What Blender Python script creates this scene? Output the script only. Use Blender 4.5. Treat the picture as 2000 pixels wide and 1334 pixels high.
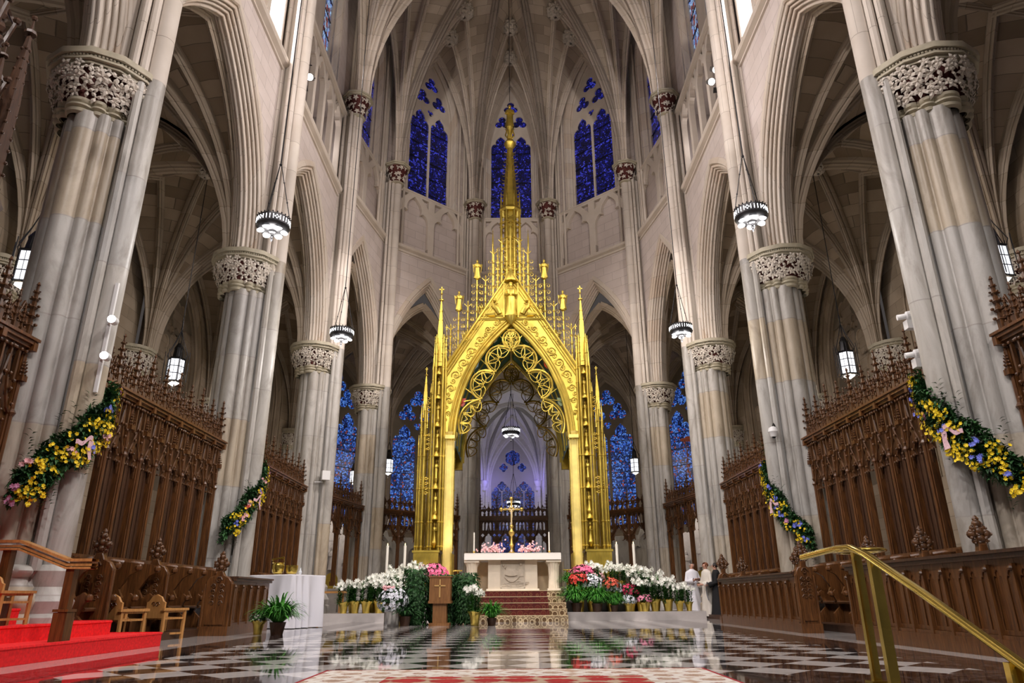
import bpy, math, random
from mathutils import Vector, Matrix
from math import sin, cos, pi, sqrt, radians as rad, atan2, floor
random.seed(7)
SC = bpy.context.scene
COL = SC.collection
for _o in list(bpy.data.objects): bpy.data.objects.remove(_o)

# ---------------------------------------------------------------- camera
cam_d = bpy.data.cameras.new('camera'); cam = bpy.data.objects.new('camera', cam_d); COL.objects.link(cam)
SC.camera = cam
cam_d.sensor_width = 36; cam_d.lens = 1363.5 / 2000 * 36; cam_d.clip_start = .05; cam_d.clip_end = 300
def _cam():
    p, roll, yaw = rad(20.185), rad(-.40), rad(.0855)
    f = Vector((sin(yaw)*cos(p), cos(yaw)*cos(p), sin(p)))
    r0 = Vector((cos(yaw), -sin(yaw), 0)); u0 = r0.cross(f)
    r = r0*cos(roll) + u0*sin(roll); u = -r0*sin(roll) + u0*cos(roll)
    M = Matrix((r, u, -f)).transposed().to_4x4(); M.translation = Vector((-.066, 0, .62))
    cam.matrix_world = M
_cam()
SC.view_settings.view_transform = 'Standard'; SC.view_settings.look = 'None'
SC.view_settings.gamma = 1; SC.view_settings.exposure = -0.45; SC.view_settings.use_curve_mapping = False
try:
    SC.cycles.use_denoising = True; SC.cycles.max_bounces = 7; SC.cycles.diffuse_bounces = 4
    SC.cycles.sample_clamp_indirect = 4; SC.cycles.sample_clamp_direct = 12
except Exception: pass
# ---------------------------------------------------------------- world: dusk and the lit nave behind the visitor
W = bpy.data.worlds.new('world'); SC.world = W; W.use_nodes = True
W.node_tree.nodes['Background'].inputs[0].default_value = (.50, .44, .42, 1)
W.node_tree.nodes['Background'].inputs[1].default_value = .16

def light(name, kind, loc, power, color, size=.2, target=None, spot=None, blend=.5, parent=None):
    d = bpy.data.lights.new(name, kind); d.energy = power; d.color = color
    if kind == 'AREA': d.size = size
    else: d.shadow_soft_size = size
    if kind == 'SPOT': d.spot_size = rad(spot); d.spot_blend = blend
    o = bpy.data.objects.new(name, d); COL.objects.link(o); o.location = loc
    if target is not None:
        o.rotation_euler = (Vector(target)-Vector(loc)).to_track_quat('-Z', 'Y').to_euler()
    return o
WARM = (1, .86, .74); PINK = (1, .895, .85); COOL = (.93, .92, 1); GOLD = (1, .86, .62)
# choir spots come from the modelled ledge clusters; the others are unseen added spots
for s in (-1, 1):
    light('choir_spot', 'SPOT', (s*5.75, 17.9, 16.7), 5200, PINK, .25, (-s*1.0, 27, 5), 75)
    light('choir_spot', 'SPOT', (s*5.75, 17.7, 16.7), 2600, PINK, .25, (-s*6.5, 22, 9), 85)
    light('gallery_spot', 'SPOT', (s*5.6, 11.0, 16.8), 3600, PINK, .3, (-s*6.0, 17, 9), 90)  # unseen triforium spots nearer the camera, added to brighten the walls
    light('gallery_spot', 'SPOT', (s*5.6, 4.0, 16.8), 5600, PINK, .3, (s*1.5, 33, 17), 50)
    light('vault_fill', 'SPOT', (s*5.6, 18.0, 19.9), 550, WARM, .3, (-s*1.5, 30, 29), 95)  # unseen spot added to bring the vault up
    light('gallery_spot', 'SPOT', (s*5.6, 4.0, 16.2), 4200, PINK, .3, (-s*6.4, 11, 7), 80)
    light('nave_fill', 'SPOT', (s*3.0, -3.0, 15.5), 4200, (1, .93, .90), .3, (0, 9.5, 0), 62)  # unseen fill from behind the camera, added for floor and stalls
    light('nave_fill', 'SPOT', (s*5.0, -4.0, 15.0), 3600, PINK, .3, (s*6.6, 12, 3), 60)
# ================================================================ helpers
class MB:
    def __init__(s): s.v=[]; s.f=[]; s.uv=[]; s.mi=[]
    def pt(s, p, uv=(0,0)):
        s.v.append(tuple(p)); s.uv.append(uv); return len(s.v)-1
    def raw(s, vs, fs, uvs=None, mi=0, M=None):
        b=len(s.v)
        for i,p in enumerate(vs):
            p=Vector(p)
            if M is not None: p=M@p
            s.v.append(tuple(p)); s.uv.append(uvs[i] if uvs else (0,0))
        for f in fs: s.f.append([b+i for i in f]); s.mi.append(mi)
    def grid(s, rows, mi=0, close=False, flip=False, us=None, uv=None, uoff=0, voff=0):
        """rows: list of equal length point lists. UV: x = arc length along a row, y = arc length across rows."""
        n=len(rows[0]); b=len(s.v); vv=voff; 
        for j,row in enumerate(rows):
            if j: 
                k=n//2; vv+=(Vector(row[k])-Vector(rows[j-1][k])).length
            uu=uoff
            for i,p in enumerate(row):
                if i: uu+=(Vector(p)-Vector(row[i-1])).length
                s.v.append(tuple(p)); s.uv.append(uv(j,i,p) if uv else (uu,vv))
        for j in range(len(rows)-1):
            for i in range(n if close else n-1):
                a=b+j*n+i; c=b+j*n+(i+1)%n; d=c+n; e=a+n
                s.f.append([a,e,d,c] if flip else [a,c,d,e]); s.mi.append(mi)
        return b
    def box(s, c, d, rz=0, mi=0, taper=1, M=None, bev=0):
        x,y,z=d[0]/2,d[1]/2,d[2]/2; vs=[]
        for k,t in ((-1,1),(1,taper)):
            for a,b_ in ((-1,-1),(1,-1),(1,1),(-1,1)):
                p=Vector((a*x*t,b_*y*t,k*z)); 
                if rz: p.rotate(Matrix.Rotation(rz,3,'Z'))
                vs.append(p+Vector(c))
        s.raw(vs,[(0,3,2,1),(4,5,6,7),(0,1,5,4),(1,2,6,5),(2,3,7,6),(3,0,4,7)],mi=mi,M=M)
    def tube(s, path, r, n=8, mi=0, caps=True, close=False):
        P=[Vector(p) for p in path]; m=len(P); rr=r if isinstance(r,(list,tuple)) else [r]*m
        T=[]
        for i in range(m):
            a=P[(i-1)%m] if close or i else P[i]; c=P[(i+1)%m] if close or i<m-1 else P[i]
            t=(c-a); T.append(t.normalized() if t.length>1e-9 else Vector((0,0,1)))
        u=T[0].orthogonal().normalized(); rows=[]
        for i in range(m):
            u=(u-T[i]*u.dot(T[i])); u=u.normalized() if u.length>1e-6 else T[i].orthogonal().normalized()
            w=T[i].cross(u)
            rows.append([P[i]+(u*cos(2*pi*k/n)+w*sin(2*pi*k/n))*rr[i] for k in range(n)])
        if close: rows.append(rows[0])
        b=s.grid(rows,mi,close=True)
        if caps and not close:
            s.f.append([b+k for k in range(n)][::-1]); s.mi.append(mi)
            s.f.append([b+(m-1)*n+k for k in range(n)]); s.mi.append(mi)
    def lathe(s, prof, n=12, c=(0,0,0), mi=0, M=None, sx=1, sy=1, ph=0):
        rows=[]
        for r,z in prof:
            row=[Vector((c[0]+r*sx*cos(2*pi*k/n+ph), c[1]+r*sy*sin(2*pi*k/n+ph), c[2]+z)) for k in range(n)]
            if M is not None: row=[M@p for p in row]
            rows.append(row)
        b=s.grid(rows,mi,close=True)
        m=len(rows)
        if prof[0][0]>1e-4: s.f.append([b+k for k in range(n)][::-1]); s.mi.append(mi)
        if prof[-1][0]>1e-4: s.f.append([b+(m-1)*n+k for k in range(n)]); s.mi.append(mi)
    def prism(s, poly, z0, z1, mi=0, M=None, plane='XY'):
        n=len(poly)
        def q(p,z):
            v=Vector((p[0],p[1],z)) if plane=='XY' else Vector((p[0],z,p[1]))
            return M@v if M is not None else v
        b=len(s.v)
        for z in (z0,z1):
            for p in poly: s.v.append(tuple(q(p,z))); s.uv.append((p[0],p[1]))
        s.f.append([b+i for i in range(n)][::-1]); s.f.append([b+n+i for i in range(n)])
        s.mi+= [mi,mi]
        for i in range(n):
            j=(i+1)%n; s.f.append([b+i,b+j,b+n+j,b+n+i]); s.mi.append(mi)
    def sphere(s, c, r, n=10, m=6, mi=0, sz=1, M=None):
        prof=[(max(1e-5,r*sin(pi*k/m)), -r*sz*cos(pi*k/m)) for k in range(m+1)]
        s.lathe(prof,n,c,mi,M)
    def join(s, o, M=None, mi=None):
        b=len(s.v)
        for p,u in zip(o.v,o.uv):
            s.v.append(tuple(M@Vector(p)) if M is not None else p); s.uv.append(u)
        for f,m in zip(o.f,o.mi): s.f.append([b+i for i in f]); s.mi.append(m if mi is None else mi)
        return s
    def mesh(s, name, mats, smooth=True, ang=.7):
        me=bpy.data.meshes.new(name); me.from_pydata(s.v,[],s.f)
        for m in (mats if isinstance(mats,(list,tuple)) else [mats]): me.materials.append(m)
        if len(me.polygons)==len(s.mi): me.polygons.foreach_set('material_index',s.mi)
        uvl=me.uv_layers.new(name='UVMap'); li=[0]*len(me.loops); me.loops.foreach_get('vertex_index',li)
        flat=[0.0]*(2*len(li))
        for k,i in enumerate(li): flat[2*k],flat[2*k+1]=s.uv[i]
        uvl.data.foreach_set('uv',flat)
        if smooth:
            me.polygons.foreach_set('use_smooth',[True]*len(me.polygons))
            try: me.set_sharp_from_angle(angle=ang)
            except Exception: pass
        me.update(); return me
    def build(s, name, mats, parent=None, smooth=True, ang=.7, loc=None, recalc=False):
        me=s.mesh(name,mats,smooth,ang)
        if recalc:
            import bmesh
            b=bmesh.new(); b.from_mesh(me); bmesh.ops.recalc_face_normals(b,faces=b.faces); b.to_mesh(me); b.free()
        return link(name,me,parent,loc)
def link(name, data, parent=None, loc=None, M=None):
    o=bpy.data.objects.new(name,data); COL.objects.link(o)
    if parent is not None: o.parent=parent
    if M is not None: o.matrix_local=M
    elif loc is not None: o.location=loc
    return o
def thing(name, label, cat, loc=(0,0,0), rz=0, group=None):
    o=bpy.data.objects.new(name,None); COL.objects.link(o); o.location=loc; o.rotation_euler=(0,0,rz)
    o.empty_display_size=.1
    return tag(o,label,cat,group)
def tag(o,label=None,cat=None,group=None,kind=None):
    if label: o['label']=label
    if cat: o['category']=cat
    if group: o['group']=group
    if kind: o['kind']=kind
    return o
def struct(o,label=None,cat=None):
    o['kind']='structure'
    return tag(o,label,cat)
def copy_tree(o, parent=None, label=None, group=None):
    c=o.copy(); COL.objects.link(c); c.parent=parent
    if label: c['label']=label
    if group: c['group']=group
    for ch in list(o.children): copy_tree(ch,c)
    return c
def place(o,loc,rz=0,s=None):
    o.location=loc; o.rotation_euler=(0,0,rz)
    if s: o.scale=s if isinstance(s,tuple) else (s,s,s)
    return o

# ---- 2D shapes
def plate_mesh(polys, thick, bev=0, mats=None, name='plate', M=None):
    """flat panel with holes (even-odd), lying in XZ, thickness along Y, centred on y=0"""
    cu=bpy.data.curves.new(name,'CURVE'); cu.dimensions='2D'; cu.fill_mode='BOTH'
    cu.extrude=max(.001,thick/2-bev); cu.bevel_depth=bev; cu.bevel_resolution=0
    if bev: cu.offset=-bev
    for poly in polys:
        sp=cu.splines.new('POLY'); sp.points.add(len(poly)-1)
        for p,q in zip(sp.points,poly): p.co=(q[0],q[1],0,1)
        sp.use_cyclic_u=True
    o=bpy.data.objects.new(name,cu); COL.objects.link(o)
    me=bpy.data.meshes.new_from_object(o.evaluated_get(bpy.context.evaluated_depsgraph_get()))
    bpy.data.objects.remove(o); bpy.data.curves.remove(cu)
    me.transform(Matrix(((1,0,0,0),(0,0,-1,0),(0,1,0,0),(0,0,0,1))))
    if M is not None: me.transform(M)
    me.name=name; me.materials.clear()
    me.polygons.foreach_set('use_smooth',[False]*len(me.polygons))
    if mats: me.materials.append(mats)
    return me
def mesh_to_mb(me, mb, M=None, mi=0):
    b=len(mb.v)
    for v in me.vertices:
        p=M@v.co if M is not None else v.co
        mb.v.append(tuple(p)); mb.uv.append((v.co.x,v.co.z))
    for p in me.polygons: mb.f.append([b+i for i in p.vertices]); mb.mi.append(mi)
def foil(cx,cz,R,n=4,ph=pi/2,k=.52,N=48):
    """n-lobed foil outline of outer radius R"""
    d=R*k; r=R-d; out=[]
    for i in range(N):
        a=2*pi*i/N; best=0
        for j in range(n):
            b=ph+2*pi*j/n; c=cos(a-b)*d; disc=r*r-(sin(a-b)*d)**2
            if disc>=0: best=max(best,c+sqrt(disc))
        best=max(best,R*.25)
        out.append((cx+cos(a)*best,cz+sin(a)*best))
    return out
def parch(w,h,n=12):
    """right-to-left? returns points of pointed arch from (-w,0) up to (0,h) down to (w,0)"""
    h=max(h,w*1.001); r=(w*w+h*h)/(2*w); cx=-w+r; L=[]
    a1=math.acos(max(-1,min(1,(0-cx)/r)))
    for i in range(n+1):
        a=pi+(a1-pi)*i/n; L.append((cx+r*cos(a), r*sin(a)))
    L[-1]=(0,h)
    return L+[(-x,z) for x,z in L[-2::-1]]
CUSP=[(-1,0),(-1.0,.28),(-.95,.52),(-.82,.72),(-.64,.80),(-.46,.74),(-.52,.92),(-.52,1.12),(-.42,1.34),(-.24,1.54),(0,1.75)]
def lancet(cx,w,z0,z1,cusped=True):
    """closed outline of a cusped light: centre cx, half width w, bottom z0, arch springing z1"""
    head=CUSP if cusped else [(x/1.0,z) for x,z in parch(1,1.6,8)[:9]]
    L=[(cx+w*x,z1+w*z) for x,z in head]
    R=[(2*cx-x,z) for x,z in L[-2::-1]]
    return [(cx-w,z0)]+L+R+[(cx+w,z0)]

# ---- bay frames: local (s along the bay, d towards the choir, z)
class Bay:
    def __init__(b,A,B,inward):
        b.A=Vector((A[0],A[1],0)); b.B=Vector((B[0],B[1],0)); b.L=(b.B-b.A).length
        b.u=(b.B-b.A)/b.L; n=Vector((-b.u.y,b.u.x,0))
        if n.dot(Vector((inward[0],inward[1],0))-b.A)<0: n=-n
        b.n=n
    def P(b,s,d,z): 
        p=b.A+b.u*s+b.n*d; return Vector((p.x,p.y,z))
    def M(b,s=0,d=0,z=0):
        """matrix: local X along the bay, local Y away from the choir (-n), Z up"""
        o=b.P(s,d,z); y=-b.n
        x=b.u; m=Matrix(((x.x,y.x,0,o.x),(x.y,y.y,0,o.y),(0,0,1,o.z),(0,0,0,1)))
        return m

# ================================================================ materials
def mat(name): 
    m=bpy.data.materials.new(name); m.use_nodes=True; nt=m.node_tree
    return m,nt,nt.nodes['Principled BSDF']
def N(nt,t,**kw):
    n=nt.nodes.new(t)
    for k,v in kw.items():
        if k.startswith('i_'): 
            key=k[2:]; key=int(key) if key.isdigit() else key.replace('_',' ')
            n.inputs[key].default_value=v
        else: setattr(n,k,v)
    return n
def ramp(nt,src,stops,interp='LINEAR'):
    r=nt.nodes.new('ShaderNodeValToRGB'); r.color_ramp.interpolation=interp
    e=r.color_ramp.elements
    while len(e)<len(stops): e.new(.5)
    for el,(p,c) in zip(e,stops): el.position=p; el.color=(*c,1) if len(c)==3 else c
    nt.links.new(src,r.inputs[0]); return r.outputs[0]
def mixc(nt,a,b,f,mode='MIX'):
    m=nt.nodes.new('ShaderNodeMix'); m.data_type='RGBA'; m.blend_type=mode
    for sock,v in ((m.inputs[0],f),(m.inputs[6],a),(m.inputs[7],b)):
        if hasattr(v,'is_linked'): nt.links.new(v,sock)
        else: sock.default_value=v if not isinstance(v,tuple) or len(v)==4 else (*v,1)
    return m.outputs[2]
def bump(nt,bs,h,strength=.3,dist=.02):
    b=nt.nodes.new('ShaderNodeBump'); b.inputs['Strength'].default_value=strength; b.inputs['Distance'].default_value=dist
    nt.links.new(h,b.inputs['Height']); nt.links.new(b.outputs[0],bs.inputs['Normal'])
def simple(name,col,rough=.5,metal=0,noise=0,nscale=6,emis=None,estr=0,spec=None,coords='Object'):
    m,nt,bs=mat(name); bs.inputs['Roughness'].default_value=rough; bs.inputs['Metallic'].default_value=metal
    bs.inputs['Base Color'].default_value=(*col,1)
    if spec is not None: bs.inputs['Specular IOR Level'].default_value=spec
    if noise:
        tc=N(nt,'ShaderNodeTexCoord'); nz=N(nt,'ShaderNodeTexNoise',i_Scale=nscale,i_Detail=5.0)
        nt.links.new(tc.outputs[coords],nz.inputs['Vector'])
        c=ramp(nt,nz.outputs[0],[(.3,tuple(x*(1-noise) for x in col)),(.7,tuple(min(1,x*(1+noise)) for x in col))])
        nt.links.new(c,bs.inputs['Base Color'])
    if emis: bs.inputs['Emission Color'].default_value=(*emis,1); bs.inputs['Emission Strength'].default_value=estr
    return m
def masonry(name,c1,c2,mortar,bw=.95,bh=.42,swap=False,rough=.75,contrast=0.0,ms=.008,stain=.12):
    m,nt,bs=mat(name); bs.inputs['Roughness'].default_value=rough
    uv=N(nt,'ShaderNodeTexCoord'); src=uv.outputs['UV']
    if swap:
        sp=N(nt,'ShaderNodeSeparateXYZ'); cb=N(nt,'ShaderNodeCombineXYZ'); nt.links.new(src,sp.inputs[0])
        nt.links.new(sp.outputs[1],cb.inputs[0]); nt.links.new(sp.outputs[0],cb.inputs[1]); src=cb.outputs[0]
    br=N(nt,'ShaderNodeTexBrick',i_Scale=1.0,i_Mortar_Size=ms,i_Mortar_Smooth=.1,i_Bias=contrast,i_Brick_Width=bw,i_Row_Height=bh)
    br.inputs['Color1'].default_value=(*c1,1); br.inputs['Color2'].default_value=(*c2,1); br.inputs['Mortar'].default_value=(*mortar,1)
    nt.links.new(src,br.inputs['Vector'])
    nz=N(nt,'ShaderNodeTexNoise',i_Scale=1.3,i_Detail=6.0); nt.links.new(uv.outputs['Object'],nz.inputs['Vector'])
    g=ramp(nt,nz.outputs[0],[(.3,(1-stain,1-stain*1.1,1-stain*1.3)),(.75,(1,1,1))])
    nt.links.new(mixc(nt,br.outputs[0],g,1.0,'MULTIPLY'),bs.inputs['Base Color'])
    n2=N(nt,'ShaderNodeTexNoise',i_Scale=40.0,i_Detail=3.0); nt.links.new(uv.outputs['Object'],n2.inputs['Vector'])
    mx=N(nt,'ShaderNodeMath',operation='MULTIPLY_ADD'); mx.inputs[1].default_value=.12
    nt.links.new(n2.outputs[0],mx.inputs[0])
    inv=N(nt,'ShaderNodeMath',operation='SUBTRACT'); inv.inputs[0].default_value=1; nt.links.new(br.outputs['Fac'],inv.inputs[1])
    nt.links.new(inv.outputs[0],mx.inputs[2])
    bump(nt,bs,mx.outputs[0],.35,.012)
    return m
M_WALL=masonry('choir_ashlar',(.66,.585,.55),(.585,.51,.475),(.40,.35,.32))
M_ARCH=masonry('arch_stone',(.67,.61,.545),(.59,.53,.475),(.40,.36,.31),bw=60,bh=.95,swap=False,stain=.16)
M_WEB=masonry('vault_web_stone',(.56,.49,.41),(.42,.36,.29),(.30,.26,.21),bw=.9,bh=.42,stain=.15)
M_AWEB=masonry('aisle_web_stone',(.50,.41,.30),(.27,.215,.15),(.18,.14,.10),bw=1.1,bh=.45,stain=.2)
M_LWEB=simple('plastered_web_stone',(.62,.60,.57),.8,noise=.06,nscale=2)
M_RIB=masonry('rib_stone',(.60,.53,.46),(.52,.46,.39),(.36,.32,.26),bw=60,bh=.75,stain=.14)
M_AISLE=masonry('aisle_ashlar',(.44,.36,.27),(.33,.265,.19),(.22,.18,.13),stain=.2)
def pier_mat():
    m,nt,bs=mat('pier_marble'); bs.inputs['Roughness'].default_value=.42
    tc=N(nt,'ShaderNodeTexCoord'); sp=N(nt,'ShaderNodeSeparateXYZ'); nt.links.new(tc.outputs['Object'],sp.inputs[0])
    oi=N(nt,'ShaderNodeObjectInfo')
    # drum courses, each with a tone of its own
    mp=N(nt,'ShaderNodeMath',operation='MULTIPLY_ADD'); mp.inputs[1].default_value=.62; nt.links.new(sp.outputs[2],mp.inputs[0])
    r7=N(nt,'ShaderNodeMath',operation='MULTIPLY'); r7.inputs[1].default_value=7.0; nt.links.new(oi.outputs['Random'],r7.inputs[0]); nt.links.new(r7.outputs[0],mp.inputs[2])
    fl=N(nt,'ShaderNodeMath',operation='FLOOR'); nt.links.new(mp.outputs[0],fl.inputs[0])
    fr=N(nt,'ShaderNodeMath',operation='FRACT'); nt.links.new(mp.outputs[0],fr.inputs[0])
    wn=N(nt,'ShaderNodeTexWhiteNoise',noise_dimensions='1D'); nt.links.new(fl.outputs[0],wn.inputs['W'])
    base=ramp(nt,wn.outputs[0],[(0,(.45,.385,.295)),(.35,(.43,.41,.375)),(.7,(.46,.445,.42)),(1,(.39,.385,.375))])
    mpp=N(nt,'ShaderNodeMapping'); mpp.inputs['Scale'].default_value=(1.2,1.2,.35); nt.links.new(tc.outputs['Object'],mpp.inputs[0])
    nz=N(nt,'ShaderNodeTexNoise',i_Scale=2.2,i_Detail=8.0,i_Roughness=.65,i_Distortion=1.2); nt.links.new(mpp.outputs[0],nz.inputs['Vector'])
    g=ramp(nt,nz.outputs[0],[(.28,(.55,.52,.48)),(.5,(.90,.89,.87)),(.72,(1.1,1.1,1.1))])
    c=mixc(nt,base,g,1.0,'MULTIPLY')
    j=N(nt,'ShaderNodeMath',operation='LESS_THAN'); j.inputs[1].default_value=.012; nt.links.new(fr.outputs[0],j.inputs[0])
    nt.links.new(mixc(nt,c,(.31,.29,.265),j.outputs[0]),bs.inputs['Base Color'])
    n2=N(nt,'ShaderNodeTexNoise',i_Scale=30.0,i_Detail=4.0); nt.links.new(tc.outputs['Object'],n2.inputs['Vector'])
    bump(nt,bs,n2.outputs[0],.12,.01)
    return m
M_PIER=pier_mat()
M_CARVE=simple('carved_leaf_stone',(.62,.565,.49),.7,noise=.12,nscale=9)
M_RING=simple('capital_ring_stone',(.42,.38,.28),.6,noise=.12,nscale=9)
M_REDG=simple('painted_red_ground',(.085,.014,.010),.8)
def wood(name,c1,c2,rough=.42,scale=3.0):
    m,nt,bs=mat(name); bs.inputs['Roughness'].default_value=rough
    tc=N(nt,'ShaderNodeTexCoord'); mp=N(nt,'ShaderNodeMapping'); mp.inputs['Scale'].default_value=(scale*4,scale*4,scale*.35)
    nt.links.new(tc.outputs['Object'],mp.inputs[0])
    nz=N(nt,'ShaderNodeTexNoise',i_Scale=3.0,i_Detail=6.0,i_Distortion=.8); nt.links.new(mp.outputs[0],nz.inputs['Vector'])
    nt.links.new(ramp(nt,nz.outputs[0],[(.32,c1),(.68,c2)]),bs.inputs['Base Color'])
    bump(nt,bs,nz.outputs[0],.12,.01)
    return m
M_WOOD=wood('dark_carved_oak',(.042,.017,.006),(.135,.056,.018))
M_WOOD2=wood('brown_panelled_oak',(.056,.021,.007),(.165,.066,.019),.33)
M_WOODL=wood('light_oak',(.38,.18,.055),(.58,.30,.10),.35)
M_WOODD=wood('blackened_oak',(.035,.016,.009),(.085,.038,.018))
def gold_mat(name,c=(.83,.60,.13),rough=.27):
    m,nt,bs=mat(name); bs.inputs['Metallic'].default_value=.92
    tc=N(nt,'ShaderNodeTexCoord'); nz=N(nt,'ShaderNodeTexNoise',i_Scale=3.0,i_Detail=5.0); nt.links.new(tc.outputs['Object'],nz.inputs['Vector'])
    nt.links.new(ramp(nt,nz.outputs[0],[(.3,tuple(x*.72 for x in c)),(.65,c)]),bs.inputs['Base Color'])
    rr=N(nt,'ShaderNodeMapRange'); rr.inputs[3].default_value=rough*.8; rr.inputs[4].default_value=rough*1.4
    nt.links.new(nz.outputs[0],rr.inputs[0]); nt.links.new(rr.outputs[0],bs.inputs['Roughness'])
    n2=N(nt,'ShaderNodeTexNoise',i_Scale=60.0,i_Detail=3.0); nt.links.new(tc.outputs['Object'],n2.inputs['Vector'])
    bump(nt,bs,n2.outputs[0],.02,.004)
    return m
M_GOLD=gold_mat('gilded_bronze',(.76,.58,.11),rough=.30)
M_SATIN=gold_mat('satin_gold_leaf',(.88,.72,.24),rough=.5)
M_SATIN.node_tree.nodes['Principled BSDF'].inputs['Metallic'].default_value=.65
M_GOLDD=gold_mat('shaded_gold',(.34,.23,.05),.42)  # darker gold copy: shade of recesses and rear parts put into the colour
M_BRASS=gold_mat('polished_brass',(.80,.60,.14),.14)
M_IRON=simple('dark_iron',(.03,.03,.032),.4,.7)
M_STEEL=simple('brushed_steel',(.5,.5,.48),.3,.9)
M_WHITE=simple('white_housing',(.75,.75,.75),.4)
M_LAMP=simple('lit_lamp_glass',(1,1,1),.4,emis=(.95,.96,1),estr=3.5)
M_LANT=simple('lit_lantern_glass',(1,1,1),.4,emis=(.90,.93,1),estr=2.0)
M_SPOTE=simple('spotlight_lens',(1,1,1),.4,emis=(1,.97,1),estr=25)
def glass_mat(name,base=(.010,.012,.09),hi=(.10,.22,1.0),strength=1.0,scale=5.5,warm=.03,thr=.55,lead=.05):
    """stained glass with dusk light behind it: small leaded quarries of differing blues"""
    m,nt,bs=mat(name); bs.inputs['Roughness'].default_value=.25; bs.inputs['Base Color'].default_value=(.01,.01,.02,1)
    tc=N(nt,'ShaderNodeTexCoord')
    v=N(nt,'ShaderNodeTexVoronoi',i_Scale=scale*1.6); nt.links.new(tc.outputs['Object'],v.inputs['Vector'])
    e=N(nt,'ShaderNodeTexVoronoi',feature='DISTANCE_TO_EDGE',i_Scale=scale*1.6); nt.links.new(tc.outputs['Object'],e.inputs['Vector'])
    big=N(nt,'ShaderNodeTexNoise',i_Scale=2.2,i_Detail=3.0); nt.links.new(tc.outputs['Object'],big.inputs['Vector'])
    sx=N(nt,'ShaderNodeSeparateColor'); nt.links.new(v.outputs['Color'],sx.inputs[0])
    add=N(nt,'ShaderNodeMath',operation='MULTIPLY_ADD'); add.inputs[1].default_value=.6
    nt.links.new(sx.outputs[0],add.inputs[0]); nt.links.new(big.outputs[0],add.inputs[2])
    mid=tuple((a*.55+b*.45) for a,b in zip(base,hi))
    c=ramp(nt,add.outputs[0],[(.50,base),(thr+.10,tuple(x*.30 for x in hi)),(thr+.24,hi),(1.0,tuple(min(1,x*1.5+.05) for x in hi))])
    w=N(nt,'ShaderNodeMath',operation='LESS_THAN'); w.inputs[1].default_value=warm; nt.links.new(sx.outputs[1],w.inputs[0])
    c=mixc(nt,c,(.35,.06,.05),w.outputs[0])
    l=N(nt,'ShaderNodeMath',operation='LESS_THAN'); l.inputs[1].default_value=lead; nt.links.new(e.outputs['Distance'],l.inputs[0])
    c=mixc(nt,c,(.002,.002,.003),l.outputs[0])
    nt.links.new(c,bs.inputs['Emission Color']); bs.inputs['Emission Strength'].default_value=strength
    return m
M_GLASS=glass_mat('upper_stained_glass',(.002,.002,.018),(.02,.03,.60),.75,7.0,thr=.76,lead=.10,warm=.0)
M_GLASSL=glass_mat('ambulatory_stained_glass',(.003,.006,.05),(.06,.20,.95),.95,7.0,thr=.66,warm=.04,lead=.07)
M_GLASSC=glass_mat('chapel_stained_glass',(.003,.005,.05),(.04,.09,.60),.5,8.0,thr=.58,lead=.06)
M_GLASSM=glass_mat('clerestory_stained_glass',(.10,.03,.04),(.25,.42,1.0),.9,4.0,warm=.22)
# ================================================================ the church
ZCAP=9.16; ZSTR=16.1; ZSILL=19.6; ZVS=20.2
PY=[-4.0,2.98,9.94,16.90,23.85]               # pier rows: two behind the visitor, then three in view
P={}
for s,k in ((-1,'L'),(1,'R')):
    for i,y in enumerate(PY): P[k,i]=Vector((7.0*s,y,0))
    P[k,5]=Vector((6.05*s,29.05,0)); P[k,6]=Vector((2.12*s,32.75,0))
Q={}
for s,k in ((-1,'L'),(1,'R')):
    for i,y in enumerate(PY): Q[k,i]=Vector((13.8*s,y,0))
    for i,q in enumerate(((14.2,31.2),(12.1,37.4),(8.2,41.4),(3.5,43.6))): Q[k,5+i]=Vector((q[0]*s,q[1],0))
KEY=Vector((0,25.2,0))

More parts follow.
